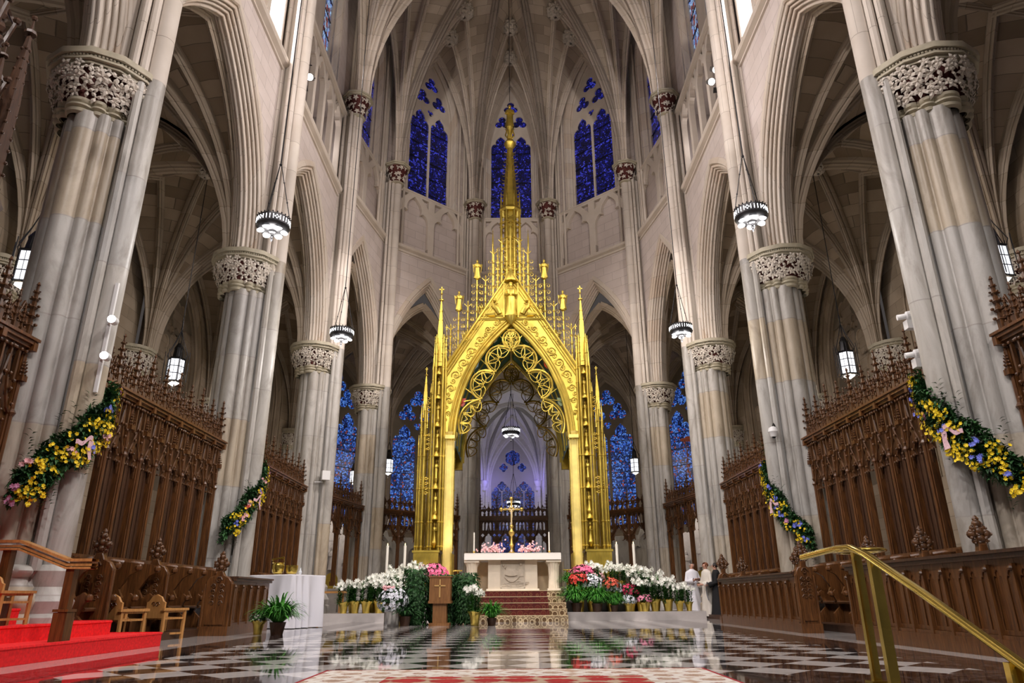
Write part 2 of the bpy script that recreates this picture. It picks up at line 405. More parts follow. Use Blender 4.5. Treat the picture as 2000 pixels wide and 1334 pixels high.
# ---- floor
def floor_mat():
    m,nt,bs=mat('choir_marble_floor'); bs.inputs['Roughness'].default_value=.035; bs.inputs['Specular IOR Level'].default_value=.32
    tc=N(nt,'ShaderNodeTexCoord'); sp=N(nt,'ShaderNodeSeparateXYZ'); nt.links.new(tc.outputs['Object'],sp.inputs[0])
    mp=N(nt,'ShaderNodeMapping'); mp.inputs['Rotation'].default_value=(0,0,pi/4); mp.inputs['Location'].default_value=(.12,.07,.5)
    nt.links.new(tc.outputs['Object'],mp.inputs[0])
    ck=N(nt,'ShaderNodeTexChecker',i_Scale=2.08); nt.links.new(mp.outputs[0],ck.inputs['Vector'])
    nz=N(nt,'ShaderNodeTexNoise',i_Scale=1.7,i_Detail=9.0,i_Roughness=.7,i_Distortion=2.5); nt.links.new(tc.outputs['Object'],nz.inputs['Vector'])
    blk=ramp(nt,nz.outputs[0],[(.47,(.017,.014,.014)),(.505,(.15,.12,.12)),(.53,(.02,.016,.016)),(1,(.03,.022,.02))])
    wht=ramp(nt,nz.outputs[0],[(.3,(.62,.60,.59)),(.7,(.78,.76,.745))])
    grey=ramp(nt,nz.outputs[0],[(.3,(.42,.40,.39)),(.7,(.54,.515,.50))])
    chk=mixc(nt,blk,wht,ck.outputs['Fac'])
    ax=N(nt,'ShaderNodeMath',operation='ABSOLUTE'); nt.links.new(sp.outputs[0],ax.inputs[0])
    def gt(s,v):
        g=N(nt,'ShaderNodeMath',operation='GREATER_THAN'); nt.links.new(s,g.inputs[0]); g.inputs[1].default_value=v; return g.outputs[0]
    def lt(s,v):
        g=N(nt,'ShaderNodeMath',operation='LESS_THAN'); nt.links.new(s,g.inputs[0]); g.inputs[1].default_value=v; return g.outputs[0]
    c=mixc(nt,chk,blk,gt(ax.outputs[0],4.05)); c=mixc(nt,c,blk,lt(sp.outputs[1],6.45))
    c=mixc(nt,c,grey,gt(ax.outputs[0],4.72)); c=mixc(nt,c,grey,gt(sp.outputs[1],24.2))
    nt.links.new(c,bs.inputs['Base Color']); return m
M_FLOOR=floor_mat()
b=MB(); b.box((0,30,-.1),(60,50.6,.2))
struct(b.build('floor',M_FLOOR,smooth=False))
M_NSTEP=simple('nave_step_marble',(.42,.40,.385),.3,noise=.1)
b=MB()
for i in range(4): b.box((0,4.55-.33*i,-.25-.16*i),(60,.34,.18+.02))
b.box((0,-4.5,-.75),(60,15.4,.1))
struct(b.build('floor',M_NSTEP,smooth=False))

# ---- piers
def prof_dirs():
    C=[]
    for k in range(4):
        C.append((k*90,.525,.235))
        for a,r in ((32.5,.118),(57.5,.118)): C.append((k*90+a,.59,r))
        C.append((k*90+45,.60,.028))
    C=[(rad(a),d,r) for a,d,r in C]; out=[]
    n=320
    for i in range(n):
        th=2*pi*(i+.5)/n; best=.46
        for a,d,r in C:
            q=r*r-(sin(th-a)*d)**2
            if q>0: best=max(best,d*cos(th-a)+sqrt(q))
        out.append((th,best*.80))
    return out
PROF=prof_dirs()
def ringrow(add,z,scale=1,mn=0): return [Vector((max(r*scale+add,mn)*cos(t),max(r*scale+add,mn)*sin(t),z)) for t,r in PROF]
def leaf_mb(kind=0):
    """a carved five-lobed leaf, lying in XY, facing +Z, about 1 across"""
    m=MB(); L=5 if kind==0 else 3
    for k in range(L):
        a=2*pi*k/L+ (pi/2 if kind==0 else pi/2); ln=1.0 if k in (0,) else (.86 if kind==0 else .8)
        def p(r,w,z): return Vector((r*cos(a)-w*sin(a), r*sin(a)+w*cos(a), z))
        vs=[p(0,0,.10),p(.38*ln,.24,.06),p(.62*ln,.20,.16),p(ln,0,.02),p(.62*ln,-.20,.16),p(.38*ln,-.24,.06),p(.5*ln,0,.27)]
        m.raw(vs,[(0,6,1),(1,6,2),(2,6,3),(3,6,4),(4,6,5),(5,6,0)])
    m.sphere((0,0,.12),.13,6,4)
    return m
LEAF=[leaf_mb(0),leaf_mb(1)]
def leaves_on(mb,rows,R,seed=1,kind=None):
    """rows: (z, radius add, count, size)"""
    rnd=random.Random(seed)
    for z,add,cnt,size in rows:
        for i in range(cnt):
            th=2*pi*(i+rnd.uniform(-.25,.25))/cnt
            rr=R(th)+add+rnd.uniform(-.01,.03)
            o=Vector((rr*cos(th),rr*sin(th),z+rnd.uniform(-.05,.05)))
            nrm=Vector((cos(th),sin(th),rnd.uniform(-.45,.15))).normalized()
            q=nrm.to_track_quat('Z','Y').to_matrix().to_4x4()
            M=Matrix.Translation(o)@q@Matrix.Rotation(rnd.uniform(-.6,.6)+pi,4,'Z')@Matrix.Scale(size*rnd.uniform(.85,1.15),4)
            mb.join(LEAF[kind if kind is not None else (0 if rnd.random()<.75 else 1)],M)
def Rp(th):
    i=int((th%(2*pi))/(2*pi)*len(PROF))%len(PROF); 
    return max(PROF[(i+k)%len(PROF)][1] for k in range(-9,10))
def abacus_poly(R,n=12,ph=0): return [(R*cos(2*pi*(i+.5)/n+ph),R*sin(2*pi*(i+.5)/n+ph)) for i in range(n)]
# shared meshes
mb=MB(); mb.grid([ringrow(0,1.08),ringrow(0,3),ringrow(0,5),ringrow(0,8.12)],close=True,uv=lambda j,i,p:(0,p.z))
ME_SHAFT=mb.mesh('pier_shafts',M_PIER,ang=.5)
mb=MB(); mb.grid([ringrow(a,z) for a,z in ((.30,0),(.30,.42),(.25,.47),(.29,.55),(.31,.62),(.27,.70),(.16,.76),(.10,.84),(.09,.92),(.15,.95),(.17,1.0),(.13,1.05),(.0,1.08))],close=True)
ME_BASE=mb.mesh('pier_base',M_PIER,ang=.9)
mb=MB(); mb.grid([ringrow(a,z) for a,z in ((0,8.05),(.05,8.08),(.06,8.13),(.02,8.16),(.075,8.19),(.075,8.22),(.03,8.25),(.07,8.28),(.075,8.33),(.02,8.36))],close=True)
for rr,z0,z1 in ((.82,8.90,8.96),(.88,8.96,9.0),(.83,9.0,9.05),(.92,9.05,9.16)): mb.prism(abacus_poly(rr),z0,z1)
for i in range(96):
    a=2*pi*i/96; mb.sphere((.845*cos(a),.845*sin(a),9.025),.027,6,4)
ME_RING=mb.mesh('capital_rings',M_RING,ang=.8)
mb=MB(); mb.grid([ringrow(a,z) for a,z in ((.01,8.36),(.02,8.5),(.04,8.7),(.09,8.85),(.12,8.95))],close=True)
ME_CORE=mb.mesh('capital_ground',M_REDG)
mb=MB(); leaves_on(mb,[(8.42,.06,28,.13),(8.53,.10,28,.14),(8.65,.15,28,.15),(8.76,.19,30,.15),(8.85,.21,28,.135)],Rp,3)
ME_LEAF=mb.mesh('capital_leaves',M_CARVE,ang=.5)
def small_cap(r0,z,h,seed):
    a=MB(); 
    a.lathe([(r0,z-.08),(r0+.05,z-.06),(r0+.05,z),(r0+.01,z+.03)],16)
    a2=MB(); a2.prism(abacus_poly(r0+.30,8),z+h-.16,z+h-.08); a2.prism(abacus_poly(r0+.34,8),z+h-.08,z+h)
    c=MB(); c.lathe([(r0,z),(r0+.05,z+h*.5),(r0+.2,z+h-.15)],14)
    l=MB(); leaves_on(l,[(z+.12,.05,9,.15),(z+.34,.10,11,.16),(z+h-.28,.19,13,.15)],lambda t:r0,seed)
    return a,c,l,a2
_a,_c,_l,_a2=small_cap(.30,ZVS-.95,.95,5)
ME_VAB=_a2.mesh('abacus',M_RING,smooth=False)
ME_VA,ME_VC,ME_VL=_a.mesh('vault_capital_rings',M_RING),_c.mesh('vault_capital_ground',M_REDG),_l.mesh('vault_capital_leaves',M_CARVE,ang=.5)
mb=MB(); mb.tube([(0,0,.6),(0,0,6),(0,0,12),(0,0,ZVS-.93)],.20,16)
for s in (-1,1):
    mb.tube([(-.10,s*.235,1.0),(-.10,s*.235,ZVS-.93)],.075,8)
    mb.tube([(-.20,s*.36,9.2),(-.20,s*.36,ZVS-.93)],.06,8)
mb.lathe([(.36,0),(.36,.42),(.30,.47),(.33,.62),(.22,.8),(.26,1.0),(.2,1.08)],16)
ME_VSH=mb.mesh('vault_shaft',M_PIER)
mb=MB(); mb.tube([(0,0,9.1),(0,0,ZVS-.93)],.18,16,caps=False); mb.box((-.34,0,14.3),(.46,.40,10.2)); mb.tube([(-.5,.24,9.16),(-.5,.24,19.3)],.07,8); mb.tube([(-.5,-.24,9.16),(-.5,-.24,19.3)],.07,8)
for s in (-1,1):
    mb.tube([(-.10,s*.235,9.1),(-.10,s*.235,ZVS-.93)],.075,8); mb.tube([(-.20,s*.36,9.2),(-.20,s*.36,ZVS-.93)],.06,8)
for k in range(9): pass
ME_VSHU=mb.mesh('upper_vault_shaft',M_ARCH)
mb=MB(); mb.tube([(0,0,.6),(0,0,6),(0,0,9.1)],.18,16)
for s in (-1,1): mb.tube([(-.10,s*.235,1.0),(-.10,s*.235,9.1)],.075,8)
mb.lathe([(.36,0),(.36,.42),(.30,.47),(.33,.62),(.22,.8),(.26,1.0),(.2,1.08)],16)
ME_VSHL=mb.mesh('lower_vault_shaft',M_PIER)

def pier(pos,inward,label,vault=True,scale=1,group=None):
    n=(Vector((inward[0],inward[1],0))-pos).normalized(); rz=atan2(n.y,n.x)
    t=thing('clustered_pier',label,'pier',(pos.x,pos.y,0),rz,group); t['kind']='thing'
    if scale!=1: t.scale=(scale,scale,1)
    link('base',ME_BASE,t); link('shaft_cluster',ME_SHAFT,t)
    c=link('capital',ME_CORE,t,(-.13 if vault else 0,0,0)); link('capital_leaves',ME_LEAF,c); link('capital_mouldings',ME_RING,c)
    if vault:
        v=link('vault_shaft',ME_VSHU,t,(.71,0,0)); link('lower_vault_shaft',ME_VSHL,t,(.71,0,0))
        c=link('vault_capital',ME_VC,t,(.62,0,0)); link('vault_capital_leaves',ME_VL,c); link('neck_ring',ME_VA,c); link('abacus',ME_VAB,c)
    return t
PL={2:'huge grey clustered pier with flower garland at the {} edge of the view',
    3:'grey clustered pier with smaller flower garland, second in the {} row',
    4:'stone clustered pier, third in the {} row, where the apse begins',
    5:'slender stone pier between apse arches, outside the {} gilded columns',
    6:'dark fluted stone pier seen through the gilded canopy, {} of the altar cross'}
for s,k in ((-1,'left'),(1,'right')):
    K=k[0].upper()
    for i in (1,2,3,4):
        p=P[K,i]
        if i==1:
            t=pier(p,(0,p.y,0),'stone clustered pier behind the {} end of the choir screens'.format(k)); continue
        lab=PL[i].format(k,k)
        pier(p,(0,p.y,0) if i<4 else (0,p.y,0),lab)
    pier(P[K,5],(0,26,0),PL[5].format(k)); pier(P[K,6],(0,27,0),PL[6].format(k))
    for i in (2,3,4): 
        pier(Q[K,i],(0,Q[K,i].y,0),'outer aisle pier behind {} screen, {} of its row'.format(k,('nearest','middle','farthest')[i-2]),vault=False,scale=.9)
    for i in (5,6,7,8):
        pier(Q[K,i]*.985,(0,28,0),'ambulatory wall pier on the {} side, {}'.format(k,('beside the blind tracery','between blind tracery and blue window','between two blue windows','at the chapel entrance')[i-5]),vault=False,scale=.62)

# ---- arcade arches
def offs_arch(w,h,o,n=14):
    r=(w*w+h*h)/(2*w); cx=-w+r; R=r+o; a1=math.acos(max(-1,min(1,-cx/R))); 
    L=[(cx+R*cos(pi+(a1-pi)*i/n), R*sin(pi+(a1-pi)*i/n)) for i in range(n+1)]
    return L+[(-x,z) for x,z in L[-2::-1]]
def roll(cd,co,r,dr=(.6,-.8),sp=105,n=6):
    a0=atan2(dr[1],dr[0]); return [(cd+r*cos(a0+rad(sp)-2*rad(sp)*i/n), co+r*sin(a0+rad(sp)-2*rad(sp)*i/n)) for i in range(n+1)]
AP=[(.60,.66),(.66,.62),(.66,.42),(.60,.385),(.55,.40)]+roll(.49,.315,.055)+[(.405,.32)]+roll(.365,.235,.055)+[(.28,.24)]+roll(.235,.15,.055)+[(.15,.15)]+roll(.085,.06,.06,(.35,-.94))
APF=[(d*.66-.2,o*.80) for d,o in AP+[(-d,o) for d,o in AP[::-1]]]
def wall_strip(mb,b,L,outline,z0,ztop,d,s0=0,uoff=0):
    """wall face at depth d around an opening: outline = list of (s,z) left to right, starting/ending at the springing or sill"""
    for (s1,a1),(s2,a2) in zip(outline[:-1],outline[1:]):
        if abs(s2-s1)<1e-6: continue
        pts=[b.P(s1,d,a1),b.P(s2,d,a2),b.P(s2,d,ztop),b.P(s1,d,ztop)]
        mb.raw(pts,[(0,1,2,3)],[(s1+uoff,a1),(s2+uoff,a2),(s2+uoff,ztop),(s1+uoff,ztop)])
    sl,sr=outline[0][0],outline[-1][0]
    for a,c in ((s0,sl),(sr,L)):
        if c-a>.002: 
            mb.raw([b.P(a,d,z0),b.P(c,d,z0),b.P(c,d,ztop),b.P(a,d,ztop)],[(0,1,2,3)],[(a,z0),(c,z0),(c,ztop),(a,ztop)])
def quad(mb,b,s0,s1,d0,z0,z1,d1=None):
    d1=d0 if d1 is None else d1
    mb.raw([b.P(s0,d0,z0),b.P(s1,d1,z0),b.P(s1,d1,z1),b.P(s0,d0,z1)],[(0,1,2,3)],[(s0,z0),(s1,z0),(s1,z1),(s0,z1)])
def hcourse(mb,b,L,prof):
    """horizontal moulding; prof = (d,z)"""
    mb.grid([[b.P(-.02,d,z) for d,z in prof],[b.P(L/2,d,z) for d,z in prof],[b.P(L+.02,d,z) for d,z in prof]],uv=lambda j,i,p:(i*.1,j*L/2))
def outline_of(b,w,h,zs): return [(b.L/2+x,zs+z) for x,z in parch(w,h)]
def arcade(b,wall,arch,inset=.52,zapex=14.15,df=.196,ztop=None,back=True,prof=APF,zs=ZCAP):
    w=b.L/2-inset; h=zapex-zs; ztop=ztop or ZSTR
    rows=[[b.P(b.L/2+x,d,zs+z) for x,z in offs_arch(w,h,o)] for d,o in prof]
    arch.grid(rows)
    oo=prof[0][1]-.02
    ol=[(b.L/2+x,zs+z) for x,z in offs_arch(w,h,oo)]
    wall_strip(wall,b,b.L,ol,zs,ztop,df)
    if back: wall_strip(wall,b,b.L,ol,zs,ztop,-.596)

# ---- vaulting
PHM=rad(64)
def vcurve(C,zs,T,n=12,phm=None):
    phm=phm or PHM; out=[]
    for i in range(n+1):
        f=phm*i/n; h=(1-cos(f))/(1-cos(phm)); v=sin(f)/sin(phm)
        out.append(Vector((C.x+(T.x-C.x)*h, C.y+(T.y-C.y)*h, zs+(T.z-zs)*v)))
    return out
def rib_prof(w,d):
    return [(-w,-.12),(-w,.25*d),(-.72*w,.42*d),(-.80*w,.60*d),(-.52*w,.74*d),(-.38*w,.66*d),(-.30*w,.92*d),(0,1.06*d),(.30*w,.92*d),(.38*w,.66*d),(.52*w,.74*d),(.80*w,.60*d),(.72*w,.42*d),(w,.25*d),(w,-.12)]
def sweep(mb,path,prof,side=None):
    n=len(path); T=[(path[min(i+1,n-1)]-path[max(i-1,0)]).normalized() for i in range(n)]
    if side is None:
        h=path[-1]-path[0]; h.z=0; h.normalize(); side=Vector((-h.y,h.x,0))
    rows=[[path[i]+side*s+(side.cross(T[i])).normalized()*(-dd if side.cross(T[i]).z>0 else dd) for i in range(n)] for s,dd in prof]
    mb.grid(rows)
def fan(web,rib,C,zs,targets,ribs,w=.15,d=.3,n=12,main=()):
    C=Vector(C); rows=[vcurve(C,zs,Vector(t),n) for t in targets]
    web.grid(rows)
    for i in ribs:
        k=1.3 if i in main else 1
        sweep(rib,rows[i],rib_prof(w*k,d*k))
def lerp(a,b,t): return a+(b-a)*t
def vault_quad(web,rib,cs,zs,mids,ctr,k=4,w=.13,d=.26,ridge=True,skip=()):
    """cs: 4 corners; mids: ridge ends over sides i -> i+1"""
    for i in range(4):
        if i in skip: continue
        m0,m1=mids[(i-1)%4],mids[i]
        T=[lerp(m0,ctr,j/k) for j in range(k)]+[lerp(ctr,m1,j/k) for j in range(k+1)]
        fan(web,rib,cs[i],zs,T,[0,k//2,k,k+k//2,2*k],w,d,main=(k,))
    if ridge:
        for m in mids: sweep(rib,[lerp(m,ctr,t/3) for t in range(4)],rib_prof(w*.7,d*.7))
def boss_mb(r=.42,seed=1):
    m=MB(); m.sphere((0,0,0),r*.55,12,8,sz=.6)
    rnd=random.Random(seed)
    for k in range(16):
        a=2*pi*k/8+ (k>=8)*.4; el=rnd.uniform(-.2,.2)-(.9 if k>=8 else .15)
        n=Vector((cos(a)*cos(el),sin(a)*cos(el),sin(el)))
        M=Matrix.Translation(n*r*.62)@n.to_track_quat('Z','Y').to_matrix().to_4x4()@Matrix.Scale(r*.55,4)
        m.join(LEAF[0],M)
    return m
ME_BOSS=boss_mb().mesh('roof_boss',M_CARVE,ang=.5)
def boss(parent,p,s=1): o=link('roof_boss',ME_BOSS,parent,p); o.scale=(s,s,s); return o

# choir high vault
web=MB(); rib=MB()
for i in range(0,4):
    y0,y1=PY[i],PY[i+1]; ym=(y0+y1)/2; X=6.3
    cs=[Vector((-X,y0,0)),Vector((X,y0,0)),Vector((X,y1,0)),Vector((-X,y1,0))]
    mids=[Vector((0,y0,30.2)),Vector((X+.45,ym,29.6)),Vector((0,y1,30.2)),Vector((-X-.45,ym,29.6))]
    vault_quad(web,rib,cs,ZVS,mids,Vector((0,ym,30.9)),w=.17,d=.34)
# apse vault
ap=[P['L',4]+Vector((.70,0,0)),P['L',5],P['L',6],P['R',6],P['R',5],P['R',4]+Vector((-.70,0,0))]
apc=[]
for i,p in enumerate(ap):
    apc.append(p.copy() if i in (0,5) else p+(Vector((0,26.5,0))-p).normalized()*.62)
K=Vector((0,KEY.y-1.35,30.0)); bosses=[]
for i in range(5):
    A,B=apc[i],apc[i+1]; wallm=(ap[i]+ap[i+1])/2; wn=(Vector((0,26,0))-wallm).normalized()
    m=wallm+wn*.0; m.z=29.0
    dirk=(K-m); L=Vector((dirk.x,dirk.y,0)).length
    r2=lerp(m,K,.21); r2.z=29.1; r1=lerp(m,K,.43); r1.z=29.35
    T=[m,lerp(m,r2,.5),r2,lerp(r2,r1,.5),r1,lerp(r1,K,.33),lerp(r1,K,.66),K]
    for C in (A,B): fan(web,rib,C,ZVS,T,[0,2,4,7],.15,.32,main=(7,),n=16)
    sweep(rib,[m,r2],rib_prof(.10,.2)); sweep(rib,[r2,r1,K],rib_prof(.13,.26)); bosses+= [r2,r1]
web.mi=[0]*len(web.f)
M_WEB_S=masonry('high_vault_web',(.66,.58,.48),(.42,.355,.28),(.28,.24,.19),bw=.9,bh=.45,swap=True,stain=.12)
M_RIB=masonry('vault_rib_stone',(.68,.60,.52),(.58,.51,.43),(.34,.30,.25),bw=60,bh=.75,swap=True,stain=.12)
M_ARCHS=masonry('arch_moulding_stone',(.68,.62,.55),(.61,.51,.415),(.38,.33,.28),bw=60,bh=.95,swap=True,stain=.14)
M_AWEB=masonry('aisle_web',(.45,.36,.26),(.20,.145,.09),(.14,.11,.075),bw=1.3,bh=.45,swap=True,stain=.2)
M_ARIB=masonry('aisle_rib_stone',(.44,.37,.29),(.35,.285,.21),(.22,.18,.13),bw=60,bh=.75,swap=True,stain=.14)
ceil=struct(web.build('ceiling',M_WEB_S))
rib.build('vault_ribs',M_RIB,ceil,ang=.5)
for r in bosses: boss(ceil,(r.x,r.y,r.z-.34),1.45)
# a gable above the choir side of the key so that the vault closes on the last transverse arch (P4 row)

# aisle and ambulatory vaults
for s,k in ((-1,'L'),(1,'R')):
    web=MB(); rib=MB(); bs_=[]
    for i in range(0,4):
        a,b_,c,d_=P[k,i].copy(),Q[k,i].copy(),Q[k,i+1].copy(),P[k,i+1].copy()
        a.x+=s*.55; d_.x+=s*.55; b_.x-=s*.5; c.x-=s*.5
        ym=(a.y+d_.y)/2
        mids=[Vector((10.4*s,a.y,13.9)),Vector((13.5*s,ym,14.0)),Vector((10.4*s,c.y,13.9)),Vector((7.5*s,ym,14.3))]
        ctr=Vector((10.45*s,ym,14.6)); vault_quad(web,rib,[a,b_,c,d_],ZCAP,mids,ctr,w=.12,d=.24); bs_.append(ctr)
    cells=[(P[k,4],Q[k,4],Q[k,5],P[k,4]),(P[k,4],Q[k,5],Q[k,6],P[k,5]),(P[k,5],Q[k,6],Q[k,7],P[k,6])]
    cells.append((P[k,6],Q[k,7],Q[k,8],P[k,6]))
    for (a,b_,c,d_) in cells:
        cen=(a+b_+c+d_)/4
        cs=[v+(cen-v).normalized()*.5 for v in (a,b_,c,d_)]
        tri=(a==d_)
        if tri: cs[3]=cs[0].copy()
        mids=[]
        for q in range(4):
            m=(cs[q]+cs[(q+1)%4])/2; m.z=14.0 if (cs[q]-cs[(q+1)%4]).length>.5 else ZCAP+.1
            mids.append(m)
        ctr=cen.copy(); ctr.z=14.6
        vault_quad(web,rib,cs,ZCAP,mids,ctr,w=.12,d=.24,skip=(),ridge=not tri); 
        if not tri: bs_.append(ctr)
    if s==1:   # ambulatory bay behind the altar, in front of the chapel
        a,b_,c,d_=P['L',6],Q['L',8],Q['R',8],P['R',6]
        mids=[(a+b_)/2,(b_+c)/2,(c+d_)/2,(a+d_)/2]
        for m,z in zip(mids,(14,14.2,14,14.2)): m.z=z
        ctr=(a+b_+c+d_)/4; ctr.z=14.8
        vault_quad(web,rib,[a,b_,c,d_],ZCAP,mids,ctr,w=.12,d=.24)
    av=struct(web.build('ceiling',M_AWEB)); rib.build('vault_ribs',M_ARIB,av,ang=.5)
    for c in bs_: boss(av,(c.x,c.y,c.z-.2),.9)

# ---- windows
NW=[0]
def window(b,s,w,z0,zs,h,d,gl,lights=2,parent_name='window',tr=.16,stonemat=None,reveal=.45,blind=False):
    """traceried window centred at s along the bay, half width w, sill z0, springing zs, arch rise h, glass at depth d"""
    NW[0]+=1; sm=stonemat or M_ARCHS
    ol=[(-w,z0)]+[(x,zs+z) for x,z in parch(w,h)]+[(w,z0)]
    M=b.M(s,d,0)
    polys=[ol]; lw=w/lights; 
    zl=zs-lw*(.25 if lights==2 else .5)
    for i in range(lights):
        cx=-w+lw*(2*i+1); polys.append(lancet(cx,lw*.90,z0+.05,zl-lw*.9))
    top=zs+h
    if lights==2:
        R=w*.37; polys+= [foil(-w*.42,zs+h*.345,R,3),foil(w*.42,zs+h*.345,R,3),foil(0,zs+h*.645,R*.98,3)]
        polys+= [foil(0,zs+h*.10,R*.42,3,ph=-pi/2)]
    elif lights==3:
        R=w*.29; polys+= [foil(-w*.52,zs+h*.20,R,4,ph=pi/4),foil(w*.52,zs+h*.20,R,4,ph=pi/4),foil(0,zs+h*.28,R,4,ph=pi/4),foil(0,zs+h*.66,R*1.15,4,ph=pi/4)]
        polys+= [foil(-w*.30,zs+h*.47,R*.6,3),foil(w*.30,zs+h*.47,R*.6,3)]
    else:
        R=w*.24; polys+= [foil(-w*.5,zs+h*.02,R*.9,4),foil(w*.5,zs+h*.02,R*.9,4),foil(-w*.42,zs+h*.40,R*.85,4),foil(w*.42,zs+h*.40,R*.85,4),foil(0,zs+h*.60,R*1.5,6)]
    me=plate_mesh(polys,tr,.02,sm,'tracery')
    root=link('window_%d'%NW[0],me,None,M=M) ; struct(root)
    g=MB(); n=len(ol); g.raw([(x,.0,z) for x,z in ol],[tuple(range(n))],[(x,z) for x,z in ol])
    link('back_wall_panel' if blind else 'glass',g.mesh('glass',gl,smooth=False),root)
    if not blind:      # saddle bars
        sb=MB(); z=z0+.5
        while z<zs-.2: sb.box((0,-.02,z),(2*w,.03,.035)); z+=.95
        link('saddle_bars',sb.mesh('saddle_bars',M_IRON),root)
    # reveal mouldings, splayed towards the choir
    rv=MB(); rp=[(0,.0),(-.06,-.02),(-.10,.06),(-.16,.06),(-.20,.02),(-.25,.10),(-reveal*.8,.16),(-reveal*.8-.03,.24),(-reveal,.22),(-reveal,.30)]
    rows=[]
    for y,o in rp:
        A=offs_arch(w,h,o); rows.append([Vector((-w-o,y,z0))]+[Vector((x,y,zs+z)) for x,z in A]+[Vector((w+o,y,z0))])
    rv.grid(rows); link('moulded_reveal',rv.mesh('reveal',sm,ang=.5),root)
    o=rp[-1][1]-.02
    return [(s+x,z) for x,z in [(-w-o,z0)]+[(x,zs+z) for x,z in offs_arch(w,h,o)]+[(w+o,z0)]]

# ---- trefoil-headed open and blind arcading
def arcading(b,s0,s1,n,z0,z1,d,thick,matl,parent,name='tracery_arcade'):
    Lw=(s1-s0); lw=Lw/n/2; polys=[[(s0,z0),(s1,z0),(s1,z1),(s0,z1)]]
    w=lw*.82; zh=z1-.18-w*1.75
    for i in range(n):
        cx=s0+lw*(2*i+1); polys.append(lancet(cx,w,z0+.06,zh))
        for q in (-1,1):
            t=[(cx+q*w*.99,z1-.12),(cx+q*w*.99,z1-.12-w*.55),(cx+q*w*.50,z1-.12)]
            polys.append(t)
    me=plate_mesh(polys,thick,.02,matl,name)
    o=link(name,me,parent,M=b.M(0,d,0)); return o

# ---- choir walls (straight bays)
COURSE=[(.55,-.28),(.66,-.26),(.66,-.20),(.62,-.14),(.76,-.08),(.80,-.02),(.80,.04),(.70,.08),(.60,.16),(.50,.18)]
def course(mb,b,z,k=1,base=0): hcourse(mb,b,b.L,[(base+(d-.5)*k+.5-.40,z+zz*k) for d,zz in COURSE])
ZSTR=15.6; ZSILL=19.3
for s,k,nm in ((-1,'L','left'),(1,'R','right')):
    for i in range(0,4):
        b=Bay(P[k,i],P[k,i+1],(0,P[k,i].y+3)); wall=MB(); arch=MB(); crs=MB()
        arcade(b,wall,arch); 
        root=struct(wall.build('wall_%s'%nm,M_WALL,smooth=False))
        link('arch_mouldings',arch.mesh('arch',M_ARCHS,ang=.6),root)
        course(crs,b,ZSTR); course(crs,b,ZSILL-.05,.7); link('string_courses',crs.mesh('course',M_ARCHS,ang=.5),root)
        up=MB()
        # gallery recess
        quad(up,b,.0,b.L,-1.3,ZSTR-.2,ZSILL+.1); quad(up,b,.0,b.L,.10,ZSTR,ZSTR+.1)
        up.raw([b.P(0,.12,ZSTR),b.P(b.L,.12,ZSTR),b.P(b.L,-1.3,ZSTR),b.P(0,-1.3,ZSTR)],[(0,1,2,3)])
        up.raw([b.P(0,.08,ZSILL),b.P(b.L,.08,ZSILL),b.P(b.L,-1.3,ZSILL),b.P(0,-1.3,ZSILL)],[(0,1,2,3)])
        for a in (.03,b.L-.03): up.raw([b.P(a,.1,ZSTR),b.P(a,-1.3,ZSTR),b.P(a,-1.3,ZSILL),b.P(a,.1,ZSILL)],[(0,1,2,3)])
        quad(up,b,0,.47,.08,ZSTR,ZSILL); quad(up,b,b.L-.47,b.L,.08,ZSTR,ZSILL)
        ol=window(b,b.L/2,2.15,ZSILL+.25,25.2,3.3,-.44,M_GLASSM,4)
        wall_strip(up,b,b.L,ol,ZSILL+.0,30.4,.0)
        quad(up,b,0,b.L,.0,ZSILL-.1,ZSILL+.25)
        link('upper_wall',up.mesh('upper_wall',M_WALL,smooth=False),root)
        arcading(b,.45,b.L-.45,5,ZSTR+.15,ZSILL-.1,.06,.22,M_ARCHS,root)
        lf=light('gallery_lamp','POINT',b.P(b.L-1.3,-.6,ZSTR+1.6),1300 if i<3 else 45,(1,.95,.98),.25)
# ---- apse walls
ZSTR=16.32; ZSILL=19.6
apsep=[('L',4),('L',5),('L',6),('R',6),('R',5),('R',4)]
for j in range(5):
    A,B=P[apsep[j]],P[apsep[j+1]]; b=Bay(A,B,(0,26)); wall=MB(); arch=MB(); crs=MB()
    zap=(14.5,14.6,14.6,14.6,14.5)[j]
    arcade(b,wall,arch,inset=.52,zapex=zap)
    root=struct(wall.build('wall_apse',M_WALL,smooth=False))
    link('arch_mouldings',arch.mesh('arch',M_ARCHS,ang=.6),root)
    course(crs,b,ZSTR); course(crs,b,ZSILL,.55,-.12); link('string_courses',crs.mesh('course',M_ARCHS,ang=.5),root)
    up=MB(); quad(up,b,0,b.L,-.10,ZSTR,ZSILL)
    w=1.30 if j!=2 else 1.16
    ol=window(b,b.L/2,w,ZSILL+.12,24.9,3.4,-.42,M_GLASS,2)
    wall_strip(up,b,b.L,ol,ZSILL-.0,30.2,-.02)
    link('upper_wall',up.mesh('upper_wall',M_WALL,smooth=False),root)
    m=.62
    arcading(b,m,b.L-m,2,ZSTR+.14,ZSILL-.04,.0,.20,M_ARCHS,root,'blind_arcade')
    sh=MB()
    for a in (.50,.66,b.L-.50,b.L-.66,b.L/2-w-.42,b.L/2+w+.42):
        sh.tube([b.P(a,.08,ZSTR+.1),b.P(a,.08,27.0 if abs(a-b.L/2)<b.L/2-.6 else 28.2)],.065,8)
    link('wall_shafts',sh.mesh('wall_shafts',M_ARCHS),root)

